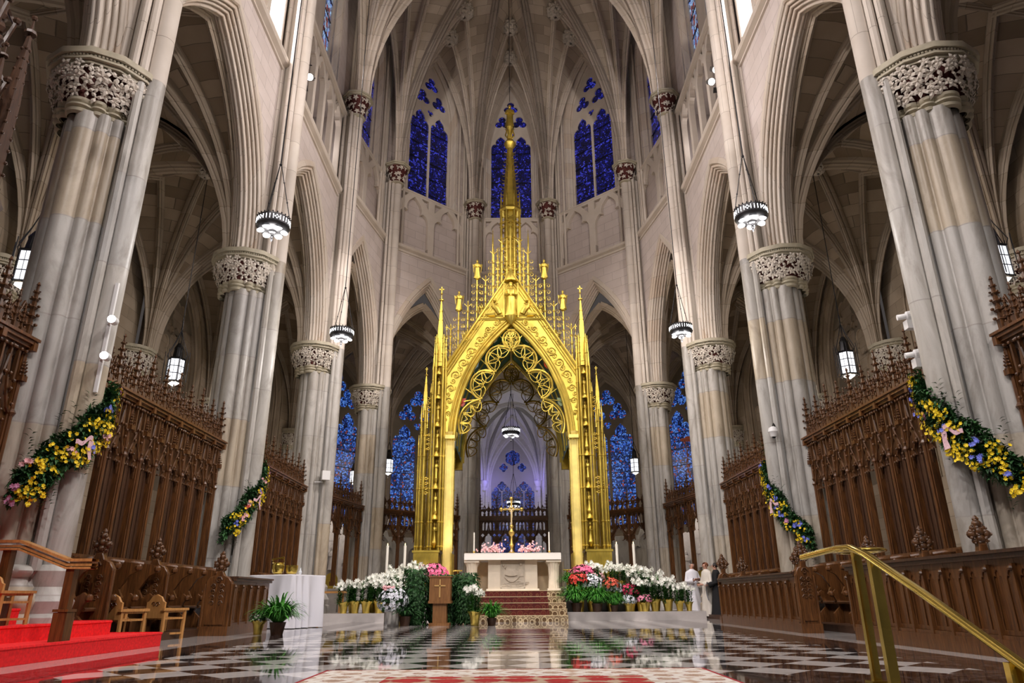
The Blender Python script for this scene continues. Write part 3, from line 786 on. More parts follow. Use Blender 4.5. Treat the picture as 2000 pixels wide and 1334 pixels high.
# ---- outer aisle walls, ambulatory walls
for s,k,nm in ((-1,'L','left'),(1,'R','right')):
    pts=[Q[k,i] for i in range(0,9)]
    for i in range(8):
        b=Bay(pts[i],pts[i+1],(0,28) if i>3 else (0,pts[i].y+3)); w_=MB()
        if i<4:
            ol=window(b,b.L/2,1.9,4.2,9.6,3.3,-.35,M_GLASSL if i<3 else M_AISLE,3,stonemat=M_AISLE,blind=(i==3))
        elif i==4: ol=window(b,b.L/2,2.1,4.6,9.6,3.5,-.25,M_AISLE,3,stonemat=M_AISLE,blind=True)
        elif i==5: ol=window(b,b.L/2,1.9,4.6,10.2,3.4,-.25,M_AISLE,3,stonemat=M_AISLE,blind=True) if False else window(b,b.L/2,1.75,4.6,10.4,3.3,-.25,M_AISLE,2,stonemat=M_AISLE,blind=True)
        elif i==6: ol=window(b,b.L/2,1.75,4.4,10.6,3.2,-.25,M_GLASSL,2,stonemat=M_AISLE)
        else: ol=window(b,b.L/2,1.6,4.4,10.4,3.1,-.25,M_GLASSL,2,stonemat=M_AISLE)
        dd=.10-.0 if i>=4 else .0
        wall_strip(w_,b,b.L,ol,ol[0][1],16,dd+.05); quad(w_,b,0,b.L,dd+.05,0,ol[0][1])
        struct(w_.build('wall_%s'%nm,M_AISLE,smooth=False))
# ---- chapel behind the altar
M_CHAP=masonry('chapel_stone',(.62,.60,.565),(.56,.54,.51),(.40,.38,.35),stain=.08)
cp=[Vector((-3.5,43.6,0)),Vector((-3.3,49.0,0)),Vector((-2.15,51.9,0)),Vector((2.15,51.9,0)),Vector((3.3,49.0,0)),Vector((3.5,43.6,0))]
for i in range(5):
    b=Bay(cp[i],cp[i+1],(0,47)); w_=MB()
    if i==2: ol=window(b,b.L/2,1.62,2.2,8.3,3.6,-.15,M_GLASSC,4,stonemat=M_CHAP,reveal=.3)
    else: ol=window(b,b.L/2,.95,3.0,8.6,2.6,-.15,M_GLASSC,2,stonemat=M_CHAP,reveal=.3)
    wall_strip(w_,b,b.L,ol,ol[0][1],14.6,.12); quad(w_,b,0,b.L,.12,0,ol[0][1])
    root=struct(w_.build('wall_chapel',M_CHAP,smooth=False))
    sh=MB()
    for a in (0,.22,-.22): sh.tube([b.P(a if a>=0 else b.L+a,.3,0),b.P(a if a>=0 else b.L+a,.3,8.2)],.10,8)
    sh.lathe([(.12,0),(.24,.1),(.2,.3),(.34,.7),(.36,.8)],10,c=tuple(b.P(0,.3,7.9)))
    link('wall_shafts',sh.mesh('wall_shafts',M_CHAP),root)
web=MB(); rib=MB(); K2=Vector((0,47.8,13.6))
for i in range(5):
    A,B=cp[i],cp[i+1]; cen=Vector((0,47,0)); A2=A+(cen-A).normalized()*.3; B2=B+(cen-B).normalized()*.3
    m=(A+B)/2; m=m+(cen-m).normalized()*.15; m.z=12.4 if i in (1,3) else 12.8
    T=[lerp(m,K2,t/4) for t in range(5)]
    for C in (A2,B2): fan(web,rib,C,8.7,T,[0,2,4],.10,.2)
m=Vector((0,43.6,13.6))
for C in (cp[0],cp[5]): fan(web,rib,C,8.7,[m,lerp(m,K2,.5),K2],[0,2],.16,.25)
cv=struct(web.build('ceiling',M_LWEB)); rib.build('vault_ribs',M_CHAP,cv,ang=.5); boss(cv,(K2.x,K2.y,K2.z-.2),.8)
w_=MB(); b=Bay(Q['L',8],Q['R',8],(0,28)); ol=[(b.L/2+x,8.7+z) for x,z in parch(b.L/2-.3,4.6)]
wall_strip(w_,b,b.L,ol,0,16,.05); struct(w_.build('wall_chapel',M_CHAP,smooth=False))
light('chapel_light','POINT',(0,46.5,6.5),270,(1,.97,.93),.4)
light('chapel_light','POINT',(-1.5,50.6,8.6),60,(.25,.2,1),.15); light('chapel_light','POINT',(1.5,50.6,8.6),60,(.25,.2,1),.15)
light('ambulatory_light','POINT',(0,38,9.5),160,(1,.9,.8),.4)
# ================================================================ sanctuary platform, altar, baldachin
CX=-.06
def carpet_mat():
    m,nt,bs=mat('patterned_red_carpet'); bs.inputs['Roughness'].default_value=.95
    tc=N(nt,'ShaderNodeTexCoord'); mp=N(nt,'ShaderNodeMapping'); mp.inputs['Scale'].default_value=(6.0,6.0,6.0); nt.links.new(tc.outputs['Object'],mp.inputs[0])
    sp=N(nt,'ShaderNodeSeparateXYZ'); nt.links.new(tc.outputs['Object'],sp.inputs[0])
    v=N(nt,'ShaderNodeTexVoronoi',i_Scale=1.0); v.inputs['Randomness'].default_value=.35; nt.links.new(mp.outputs[0],v.inputs['Vector'])
    red=ramp(nt,v.outputs['Distance'],[(.0,(.12,.03,.015)),(.30,(.10,.010,.008)),(.42,(.075,.007,.006)),(.44,(.19,.085,.035)),(.50,(.08,.007,.006)),(1,(.05,.005,.005))])
    crm=ramp(nt,v.outputs['Distance'],[(.0,(.11,.06,.025)),(.34,(.09,.05,.02)),(.40,(.50,.40,.25)),(.50,(.42,.33,.20)),(.54,(.12,.07,.035)),(.72,(.40,.31,.19)),(1,(.10,.05,.025))])
    a=N(nt,'ShaderNodeMath',operation='ABSOLUTE'); nt.links.new(sp.outputs[0],a.inputs[0])
    g=N(nt,'ShaderNodeMath',operation='GREATER_THAN'); g.inputs[1].default_value=1.02; nt.links.new(a.outputs[0],g.inputs[0])
    l=N(nt,'ShaderNodeMath',operation='LESS_THAN'); l.inputs[1].default_value=.17; nt.links.new(sp.outputs[2],l.inputs[0])
    mx=N(nt,'ShaderNodeMath',operation='MAXIMUM'); nt.links.new(g.outputs[0],mx.inputs[0]); nt.links.new(l.outputs[0],mx.inputs[1])
    nt.links.new(mixc(nt,red,crm,mx.outputs[0]),bs.inputs['Base Color']); return m
M_CARPET=carpet_mat()
M_PLAT=simple('grey_platform_marble',(.46,.43,.42),.25,noise=.1,nscale=3)
b=MB()
b.box((CX,26.3,.415),(7.0,7.9,.83))          # upper platform (top .83)
b.box((CX,26.0,.115),(11.2,8.6,.23))       # low plinth under the flowers
struct(b.build('floor',M_PLAT,smooth=False))
st=thing('altar_steps','broad altar stairs covered with dark red patterned carpet below the marble altar','stairs',(CX,20.7,0))
for i in range(5):
    q=MB(); q.box((0,.165+.33*i+(1.65-.33*i)*0,.083+.166*i),(3.05,.33,.166)); 
    if i: q.box((0,.165+.33*i,.083*i),(3.0,.32,.166*i))
    q.box((0,.005+.33*i,.160+.166*i),(3.05,.02,.015),mi=1)
    q.build('step',[M_CARPET,simple('cream_edge_binding',(.55,.45,.28),.9)],st,smooth=False)
# altar -------------------------------------------------------------
M_ALTAR=simple('cream_altar_marble',(.74,.66,.53),.4,noise=.07,nscale=4)
M_ALTARD=simple('carved_relief_stone',(.50,.44,.35),.6,noise=.1,nscale=10)
al=thing('altar','cream marble altar table with fluted corner pillars and a carved ship relief','altar',(CX,23.0,.83))
b=MB(); b.box((0,0,1.02),(2.95,1.1,.13)); b.box((0,0,.925),(2.86,1.02,.07)); b.build('mensa',M_ALTAR,al,smooth=False)
b=MB(); b.box((0,0,.985),(3.0,1.14,.012)); b.box((0,0,1.093),(2.97,1.12,.012)); b.box((0,-.565,.99),(2.98,.012,.18)); b.build('altar_cloth',simple('white_altar_linen',(.82,.80,.76),.9),al,smooth=False)
b=MB(); b.box((0,.05,.47),(1.52,.7,.86)); b.box((0,.05,.03),(1.62,.8,.06)); b.build('central_block',M_ALTAR,al,smooth=False)
for s in (-1,1):
    for yy in (-.36,.36):
        b=MB(); b.box((s*1.26,yy,.03),(.40,.30,.06)); b.box((s*1.26,yy,.86),(.46,.34,.07))
        n=40; rows=[]
        for z,r in ((.06,.150),(.4,.135),(.70,.150),(.80,.185),(.83,.20)):
            rows.append([Vector((s*1.26+(r*(1-.10*(k%4==0)))*cos(2*pi*k/n)*1.15, yy+(r*(1-.10*(k%4==0)))*sin(2*pi*k/n)*.8,z)) for k in range(n)])
        b.grid(rows,close=True); b.build('fluted_pillar',M_ALTAR,al,ang=.3)
b=MB(); b.box((0,.36,.44),(2.5,.12,.86)); b.build('recessed_back_slab',simple('tan_marble',(.55,.42,.26),.5,noise=.1),al,smooth=False)
b=MB(); b.box((0,-.315,.47),(.74,.03,.80))
arc_=lambda x0,x1,z,h,n=10: [(lerp(x0,x1,i/n), z+h*sin(pi*i/n)) for i in range(n+1)]
b.prism(arc_(-.26,.20,.40,-.15)+arc_(.20,-.26,.40,-.055)[1:-1],-.37,-.33,plane='XZ')
b.prism([(-.24,.46)]+[(-.24+.24*(1-cos(pi/2*i/8)),.46+.32*sin(pi/2*i/8)) for i in range(9)]+[(.06,.76),(.10,.60),(.14,.46),(.05,.43),(-.10,.43)],-.375,-.33,plane='XZ')
b.prism([(.20,.40)]+arc_(.20,.32,.42,.0,3)+[(.33,.60),(.28,.72),(.22,.72),(.18,.58)],-.355,-.33,plane='XZ'); b.sphere((.25,-.345,.76),.045,8,5)
for k in range(3): b.sphere((-.29+.05*k,-.335,.74-.05*k),.04,6,4)
for k in range(5): b.tube([(-.34+.04*k+.17*j,-.335,.14+.03*k+.025*sin(j*2+k)) for j in range(5)],.012,5)
for x in (-.36,.36): b.box((x,-.335,.47),(.03,.02,.80))
for z in (.08,.86): b.box((0,-.335,z),(.74,.02,.03))
b.build('ship_relief',M_ALTARD,al)
# altar cross
M_DGOLD=gold_mat('aged_gold',(.70,.50,.14),.35)
c=thing('altar_cross','tall gilded crucifix with knobbed arms standing behind the altar','cross',(CX-.03,23.15,1.925))
b=MB(); b.lathe([(.17,0),(.17,.03),(.10,.06),(.05,.12),(.045,.22),(.075,.28),(.045,.34),(.035,.55),(.09,.62),(.10,.68),(.05,.74),(.03,.8)],14); b.build('foot',M_DGOLD,c)
b=MB(); b.box((0,0,1.25),(.055,.035,.95)); b.box((0,0,1.40),(.62,.035,.055))
for x,z in ((0,1.74),(-.33,1.40),(.33,1.40),(0,.86)): b.sphere((x,0,z),.065,10,7)
b.lathe([(.09,-.02),(.09,.02)],16,M=Matrix.Translation((0,0,1.40))@Matrix.Rotation(pi/2,4,'X'))
b.build('cross_bars',M_DGOLD,c,ang=.5)
b=MB(); b.tube([(0,-.045,1.05),(.01,-.05,1.18),(0,-.045,1.32),(0,-.05,1.40)],[.018,.028,.034,.02],8); b.sphere((0,-.06,1.45),.032,8,6)
b.tube([(-.22,-.03,1.44),(-.1,-.04,1.40),(0,-.045,1.37),(.1,-.04,1.40),(.22,-.03,1.44)],[.009,.012,.02,.012,.009],6)
b.tube([(0,-.045,1.06),(.01,-.05,.97),(0,-.04,.90)],[.024,.018,.012],6); b.build('corpus',simple('ivory',(.62,.50,.30),.4),c)
M_WAX=simple('white_wax',(.80,.78,.72),.5); M_FLAME=simple('candle_flame',(1,.8,.4),.5,emis=(1,.75,.35),estr=6)
def candle(name,label,loc,h,r,stick,lit=True,group=None):
    t=thing(name,label,'candle',loc,group=group)
    b=MB(); b.tube([(0,0,stick),(0,0,stick+h)],r,12); b.build('wax_candle',M_WAX,t)
    b=MB()
    if stick>.3: b.lathe([(.16,0),(.15,.04),(.05,.1),(.028,.2),(.03,stick*.5),(.05,stick*.52),(.028,stick*.56),(.028,stick-.12),(.09,stick-.08),(.10,stick-.04),(.05,stick)],14)
    else: b.lathe([(.06,0),(.055,.02),(.025,.04),(.03,stick-.02),(.05,stick)],12)
    b.build('candlestick',M_DGOLD,t)
    if lit:
        b=MB(); b.lathe([(.001,stick+h),(.014,stick+h+.02),(.012,stick+h+.045),(.001,stick+h+.08)],8); b.build('flame',M_FLAME,t)
    return t
candle('altar_candle','thin white candle standing at the left end of the altar top',(CX-1.22,23.0,1.925),.58,.022,.09,False)
candle('altar_candle','thin white candle standing at the right end of the altar top',(CX+1.16,23.0,1.925),.58,.022,.09,False)
for x,l in ((-4.12,'tall white candle on a brass stand, leftmost, above the left lily bank'),(-3.55,'tall white candle on a brass stand, beside the left gilded columns'),
          (3.32,'tall white candle on a brass stand, beside the right gilded columns'),(3.87,'tall white candle on a brass stand, rightmost, above the right lily bank')):
    candle('standing_candle',l,(x,23.6,.83 if abs(x)<3.4 else .23),.82,.045,(.60 if abs(x)<3.4 else 1.20))
# gilt rails left and right of the altar
for s,l in ((-1,'small brass hand rail beside the left end of the altar'),(1,'small brass hand rail beside the right end of the altar')):
    t=thing('altar_rail',l,'railing',(CX+s*1.72,23.3,.83))
    b=MB(); b.tube([(-s*.12,0,.62),(s*.12,0,.62),(s*.17,0,.60)],.022,8); b.build('handrail',M_BRASS,t)
    b=MB(); b.tube([(s*.02,0,0),(s*.02,0,.62)],.02,8); b.tube([(s*.02,.35,0),(s*.02,.35,.62)],.02,8); b.build('post',M_BRASS,t)

# ---- baldachin ----------------------------------------------------
def figure_mb(h=1.0,seed=0):
    rnd=random.Random(seed); m=MB(); k=h
    rows=[]
    for z,rx,ry in ((0,.17,.14),(.05,.165,.135),(.3,.135,.11),(.5,.12,.095),(.62,.13,.10),(.74,.145,.105),(.81,.12,.085),(.84,.05,.05),(.87,.045,.045)):
        rows.append([Vector((rx*k*(1+.10*sin(5*t+z*6+seed))*cos(t), ry*k*(1+.10*sin(5*t+z*6+seed))*sin(t), z*k)) for t in [2*pi*i/20 for i in range(20)]])
    m.grid(rows,close=True)
    m.sphere((0,-.005*k,.925*k),.058*k,10,7,sz=1.25); m.lathe([(.065*k,.96*k),(.05*k,1.02*k),(.005,1.06*k)],8)
    for s in (-1,1):
        m.tube([(s*.12*k,0,.76*k),(s*.15*k,-.04*k,.62*k),(s*.05*k,-.13*k,.60*k)],[.045*k,.04*k,.028*k],7)
        m.sphere((s*.035*k,-.14*k,.61*k),.026*k,6,4)
    return m
def turret_mb(h,r,tiers=6,n=8):
    """crocketed pinnacle from z=0 to h"""
    m=MB(); m.lathe([(r,0),(r,h*.05),(r*.8,h*.06),(r*.72,h*.5),(r*.45,h*.7),(r*.12,h*.94),(r*.05,h)],4,ph=pi/4)
    for i in range(tiers):
        z=h*(.12+.75*i/tiers); rr=r*(1.0-.75*i/tiers)
        for k in range(4):
            a=k*pi/2+pi/4; m.sphere((rr*.9*cos(a),rr*.9*sin(a),z),r*.17,6,4)
    m.sphere((0,0,h),r*.28,6,4); m.lathe([(r*.5,h*.90),(r*.5,h*.915)],8)
    return m
def cross_fin(m,z,s):
    m.box((0,0,z+s*.5),(s*.14,s*.14,s)); m.box((0,0,z+s*.62),(s*.6,s*.14,s*.14))
FIG=[figure_mb(.62,i).mesh('niche_figure',M_GOLD) for i in range(3)]
bal=thing('baldachin','tall gilded bronze altar canopy with pointed gable, niches, pinnacles and central spire','canopy',(CX,26.0,0))
Z0=.83; YF=-2.2; YR=2.2
def spiral_tube(m,c,r,turns,dirx,plane_y,rad_t=.02,start=0,n=14,flip=1):
    pts=[]
    for i in range(n+1):
        t=i/n; a=start+flip*turns*2*pi*t; q=r*(1-.85*t)
        pts.append((c[0]+dirx*q*cos(a),plane_y,c[1]+q*sin(a)))
    m.tube(pts,rad_t,5)
# corner pillar cluster (local: x outward positive, y towards the front negative)
def pillar_parts(sx,sy):
    """sx=-1 left, +1 right; sy=-1 front, +1 rear"""
    T=Matrix.Translation((0,sy*2.2,0))@Matrix.Diagonal((sx,sy*-1.0 if False else 1,1,1))
    ys=0 if sy<0 else -0.0
    def m4(): return MB()
    out=[]
    d=1 if sy<0 else -1     # shift inward so that the cluster lies inside the footprint
    # base
    m=m4(); m.box((2.62,.45*d,Z0+.10),(1.32,1.10,.20)); m.box((2.83,.45*d,Z0+.75),(.82,1.0,1.0)); m.box((2.83,.45*d,Z0+1.24),(.90,1.06,.07))
    for k in range(9): m.box((2.46+.092*k,.45*d-.51,Z0+.75),(.04,.04,.86))
    for k in range(7): m.box((2.0,-.02*d+.155*k*d,Z0+.75),(.04,.05,.86))
    out.append(('base',m,M_GOLD))
    # clustered shafts
    m=m4(); zt=8.6
    for x,y,r,t in ((2.345,-.03,.04,8.7),(2.44,-.05,.045,9.3),(2.70,-.05,.045,9.3),(2.79,-.02,.035,8.3),(3.02,.0,.05,6.8),(3.14,.0,.035,6.4),(3.21,.02,.03,5.6),
                  (2.9,.5,.05,7.6),(3.18,.5,.045,6.2),(2.4,.95,.05,8.5),(2.7,.95,.05,8.5),(2.1,.9,.045,8.3),(3.05,.9,.045,6.4),(2.04,.5,.05,8)):
        z=Z0+1.27
        m.tube([(x,y*d,z),(x,y*d,t)],r,8)
        for zz in (z+.12,z+.9,z+2.0,z+3.1,t-.9,t-.4): 
            if zz<t: m.lathe([(r,zz-.03),(r*1.5,zz-.01),(r*1.5,zz+.01),(r,zz+.03)],8,c=(x,y*d,0))
        m.lathe([(r*1.3,t),(r*.9,t+.05),(r*.2,t+.35)],6,c=(x,y*d,0))
    out.append(('shafts',m,M_GOLD))
    # solid cores
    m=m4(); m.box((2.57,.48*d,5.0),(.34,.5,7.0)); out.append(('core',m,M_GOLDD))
    # plain inner pilaster facing the altar, with small pierced panels
    m=m4(); m.box((2.13,.16*d,3.35),(.21,.34,5.0)); m.tube([(2.01,-.01*d,.85),(2.01,-.01*d,5.8)],.03,7); m.tube([(2.26,-.01*d,.85),(2.26,-.01*d,5.8)],.03,7); m.box((2.13,.16*d,1.1),(.36,.5,.5)); m.box((2.13,.12*d,5.85),(.34,.5,.12)); m.lathe([(.12,5.7),(.24,5.95),(.26,6.05)],10,c=(2.13,.2*d,0))
    for zz in (2.9,3.5,4.8,5.2):
        for a,c in ((-.05,-.05),(.05,.05),(-.05,.05),(.05,-.05)): m.lathe([(.035,0),(.035,.012)],8,M=Matrix.Translation((2.13+a,(.04*d if d>0 else -.04)-.0,zz+c*1.4))@Matrix.Rotation(pi/2,4,'X'))
    out.append(('inner_pilaster',m,M_SATIN))
    # pierced panels between the shafts
    m=m4()
    for zz,x0,x1 in ((3.9,2.72,3.12),(5.4,2.70,3.05),(6.7,2.70,2.95)):
        for k in range(4):
            m.tube([(x0,.02*d,zz+.16*k),((x0+x1)/2,.02*d,zz+.10+.16*k),(x1,.02*d,zz+.16*k)],.016,5)
            m.tube([(x0,.02*d,zz+.12+.16*k),((x0+x1)/2,.02*d,zz+.02+.16*k),(x1,.02*d,zz+.12+.16*k)],.016,5)
    out.append(('pierced_panels',m,M_GOLD))
    # turrets
    m=m4(); a=turret_mb(2.9,.17,6); cross_fin(a,2.88,.30); m.join(a,Matrix.Translation((2.60,.25*d,8.5))); out.append(('main_pinnacle',m,M_GOLD)); m=m4()
    for dx,dz in ((-.17,7.9),(.17,7.9)): m.join(turret_mb(1.7,.07,5),Matrix.Translation((2.6+dx,.1*d,dz)))
    out.append(('side_pinnacles',m,M_GOLD)); m=m4(); a=turret_mb(1.75,.12,5); cross_fin(a,1.72,.16); m.join(a,Matrix.Translation((3.06,.25*d,6.6)))
    for dx in (-.10,.10): m.join(turret_mb(.9,.05,4),Matrix.Translation((3.06+dx,.1*d,6.2)))
    m.join(turret_mb(.5,.05,3),Matrix.Translation((3.22,.1*d,4.85)))
    out.append(('outer_pinnacles',m,M_GOLD))
    return out
Sx={-1:Matrix.Diagonal((-1,1,1,1)),1:Matrix.Identity(4)}
for sy in (-1,1):
    parts=pillar_parts(1,sy)
    for sx in (-1,1):
        pil=bpy.data.objects.new('pillar',None); COL.objects.link(pil); pil.parent=bal
        for nm,m,mt in parts:
            if sy>0 and nm in ('inner_pilaster',): continue
            q=MB(); q.join(m,Matrix.Translation((0,sy*2.2,0))@Sx[sx]@(Matrix.Translation((1.15,0,0))@Matrix.Diagonal((.62,1,1,1)) if sy>0 else Matrix.Identity(4))); q.build(nm,mt,pil,ang=.6)
        for k,z in enumerate((2.35,3.35,4.45,5.5,6.5,7.4)):
            f=link('niche_statue',FIG[k%3],pil,(sx*2.59,sy*(2.2+.0)+( -.0 if sy>0 else .0)+(.12 if sy<0 else -.12),z))
            if sy>0: f.rotation_euler=(0,0,pi)
            q=MB(); q.lathe([(.05,-.16),(.15,-.04),(.16,0)],10,c=(sx*2.59,sy*2.2+(.12 if sy<0 else -.12),z)); q.lathe([(.17,.74),(.17,.80),(.05,1.0),(.01,1.05)],8,c=(sx*2.59,sy*2.2+(.12 if sy<0 else -.12),z)); q.build('niche_canopy',M_GOLD,pil)
# arches: front and rear gables with cusping
AW=1.98; AZ=5.75; AH=4.32
def intrados(o,n=40): return [(x,AZ+z) for x,z in offs_arch(AW,AH,o,n)]
def alen(pts):
    L=[0]
    for a,c in zip(pts[:-1],pts[1:]): L.append(L[-1]+sqrt((a[0]-c[0])**2+(a[1]-c[1])**2))
    return L
def at_len(pts,L,t):
    t=t*L[-1]
    for i in range(len(L)-1):
        if L[i+1]>=t:
            f=(t-L[i])/(L[i+1]-L[i]+1e-9); p=(lerp(pts[i][0],pts[i+1][0],f),lerp(pts[i][1],pts[i+1][1],f))
            tx,tz=pts[i+1][0]-pts[i][0],pts[i+1][1]-pts[i][1]; q=sqrt(tx*tx+tz*tz); return p,(tz/q*1.0,-tx/q*1.0)
    return pts[-1],(0,-1)
def cusping(m,y,dark=False):
    for s in (-1,1):
        pts=intrados(-.04); half=[p for p in pts if p[0]<=1e-6]; L=alen(half)
        tips=[(.05,.16),(.35,.60),(.61,.66),(.855,.60),(1.0,.22)]
        TP=[]
        for t,dd in tips:
            p,nrm=at_len(half,L,t); TP.append(((p[0]+nrm[0]*dd),(p[1]+nrm[1]*dd)))
        for j in range(4):
            a,c=TP[j],TP[j+1]; tm=(tips[j][0]+tips[j+1][0])/2; mid,nrm=at_len(half,L,tm); mid=(mid[0]+nrm[0]*.07,mid[1]+nrm[1]*.07)
            # circle through a, mid, c
            ax,az=a; bx,bz=mid; cx_,cz=c
            D=2*(ax*(bz-cz)+bx*(cz-az)+cx_*(az-bz)); ux=((ax*ax+az*az)*(bz-cz)+(bx*bx+bz*bz)*(cz-az)+(cx_*cx_+cz*cz)*(az-bz))/D
            uz=((ax*ax+az*az)*(cx_-bx)+(bx*bx+bz*bz)*(ax-cx_)+(cx_*cx_+cz*cz)*(bx-ax))/D; R=sqrt((ax-ux)**2+(az-uz)**2)
            t0,t1=atan2(az-uz,ax-ux),atan2(cz-uz,cx_-ux); tmid=atan2(bz-uz,bx-ux)
            def un(x,ref):
                while x-ref>pi: x-=2*pi
                while x-ref<-pi: x+=2*pi
                return x
            t0=un(t0,tmid); t1=un(t1,tmid); arc=[(ux+R*cos(lerp(t0,t1,i/18)),uz+R*sin(lerp(t0,t1,i/18))) for i in range(19)]
            m.tube([(-s*x,y,z) for x,z in arc],.042,6); 
            arc2=[(ux+(R-.09)*cos(lerp(t0,t1,i/18)),uz+(R-.09)*sin(lerp(t0,t1,i/18))) for i in range(19)]
            m.tube([(-s*x,y,z) for x,z in arc2],.02,5)
            nl=4
            for q in range(nl):        # lace fringe inside the lobe
                a0=lerp(t0,t1,(q+.02)/nl); a1=lerp(t0,t1,(q+.98)/nl); am=(a0+a1)/2; rr=R*abs(a1-a0)/2
                base=(ux+(R-.08)*cos(am),uz+(R-.08)*sin(am))
                inn=(-cos(am),-sin(am)); tan=(-sin(am),cos(am))
                ring=[(base[0]+tan[0]*rr*cos(pi*i/8)+inn[0]*rr*1.75*sin(pi*i/8),base[1]+tan[1]*rr*cos(pi*i/8)+inn[1]*rr*1.75*sin(pi*i/8)) for i in range(9)]
                m.tube([(-s*x,y,z) for x,z in ring],.02,5)
                k=[(base[0]+tan[0]*rr*.9*e,base[1]+tan[1]*rr*.9*e) for e in (-1,1)]; tip=(base[0]+inn[0]*rr*1.1,base[1]+inn[1]*rr*1.1)
                for e in k: m.tube([(-s*e[0],y,e[1]),(-s*tip[0],y,tip[1])],.015,4)
                tp=(base[0]+inn[0]*rr*1.75,base[1]+inn[1]*rr*1.75); m.sphere((-s*tp[0],y,tp[1]),.03,5,4)
        for j in (1,2,3):
            for dx,dz in ((0,0),(.06,.03),(-.06,.03),(0,-.07)): m.sphere((-s*TP[j][0]+dx,y,TP[j][1]+dz),.05,6,4)
            p,nrm=at_len(half,L,tips[j][0])
            for e in (-.5,.5): m.tube([(-s*(p[0]),y,p[1]+e*.5),(-s*TP[j][0],y,TP[j][1])],.02,5)
gx0,gz0,gz1=2.42,8.30,12.2
def gable(y,front):
    A=intrados(0,24)
    poly=[(-gx0,AZ-.3),(-gx0,gz0),(0,gz1),(gx0,gz0),(gx0,AZ-.3)]
    hole=[(-AW,AZ-.3)]+A+[(AW,AZ-.3)]
    outer=[(-gx0,AZ-.3),(-gx0,gz0),(0,gz1),(gx0,gz0),(gx0,AZ-.3),(AW,AZ-.3)]+A[::-1]+[(-AW,AZ-.3)]
    g=link('gable',plate_mesh([outer],.26,.015,M_GOLD,'gable'),bal,(0,y,0))
    sg=-1 if front else 1
    m=MB()
    for o,r in ((0.02,.07),(.14,.04),(.22,.03)): m.tube([(x,sg*.14,z) for x,z in intrados(o,24)],r,7)
    for k,r in ((0,.07),(.13,.035),(.22,.03)):
        m.tube([(-gx0+k*.5,sg*.14,gz0-k),(0,sg*.14,gz1-k*1.75),(gx0-k*.5,sg*.14,gz0-k)],r,7)
    m.tube([(-1.28,sg*.14,10.25),(1.28,sg*.14,10.25)],.05,6); m.tube([(-1.2,sg*.14,10.38),(1.2,sg*.14,10.38)],.03,6)
    m.build('gable_mouldings',M_GOLD,g)
    m=MB()     # scroll reliefs in the spandrels
    for s in (-1,1):
        for (x,z,r) in ((.55,10.10,.13),(.85,9.85,.15),(1.15,9.45,.17),(1.45,9.0,.18),(1.72,8.55,.18),(1.98,8.1,.17),(2.15,7.6,.14),(2.2,7.15,.12),(2.22,6.7,.1),(1.32,9.95,.10),(1.62,9.45,.10)):
            spiral_tube(m,(s*x,z),r,1.6,s,sg*.15,.022,start=x*3)
            m.sphere((s*x,sg*.15,z),.03,6,4); spiral_tube(m,(s*x+.10*s,z-.20),r*.6,1.3,-s,sg*.15,.018,start=x*5); spiral_tube(m,(s*x-.12*s,z+.02),r*.45,1.2,s,sg*.15,.016,start=x)
    m.build('scroll_relief',M_GOLD,g)
    if front:
        q=link('central_statue',figure_mb(1.35,2).mesh('central_statue',M_GOLD),g,(0,-.24,10.32))
        n=MB(); n.lathe([(.06,-.3),(.2,-.1),(.22,0)],10,c=(0,-.22,10.32)); n.lathe([(.24,1.44),(.24,1.5),(.1,1.75),(.02,2.0)],8,c=(0,-.2,10.3))
        for s in (-1,1): n.box((s*.26,-.16,11.0),(.05,.08,1.4))
        n.build('statue_niche',M_GOLD,g)
        for s in (-1,1):
            a=MB(); k=.62
            a.tube([(s*.42,-.17,10.45),(s*.5,-.18,10.62),(s*.62,-.18,10.75),(s*.66,-.18,10.88)],[.10,.11,.09,.04],8); a.sphere((s*.60,-.2,10.98),.065,8,6)
            a.tube([(s*.60,-.18,10.45),(s*.80,-.17,10.43),(s*.95,-.15,10.44)],[.12,.09,.04],8); a.tube([(s*.64,-.2,10.8),(s*.48,-.24,10.84)],[.04,.025],6)
            for w in range(4): a.tube([(s*.70,-.15,10.8+.03*w),(s*.86,-.15,10.72+.05*w),(s*.98,-.14,10.55+.05*w)],[.03,.03,.01],5)
            a.build('kneeling_angel',M_GOLD,g)
        for s,cs in ((-1,((.62,9.55,(.45,.42,.28)),(1.30,8.55,(.12,.22,.28)),(1.75,7.15,(.45,.05,.03)))),(1,((.62,9.55,(.40,.42,.30)),(1.30,8.55,(.48,.05,.02)),(1.75,7.15,(.18,.25,.12))))):
            for x,z,col in cs:
                h=MB(); h.prism([(s*x-.14,z+.13),(s*x+.14,z+.13),(s*x+.10,z-.08),(s*x,z-.18),(s*x-.10,z-.08)],-.02,.04,plane='XZ'); h.sphere((s*x,-.02,z),.05,6,4)
                h.build('enamel_shield',simple('enamel',col,.3),g)
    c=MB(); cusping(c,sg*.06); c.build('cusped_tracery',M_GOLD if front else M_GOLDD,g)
    # cresting along the gable slopes
    m=MB()
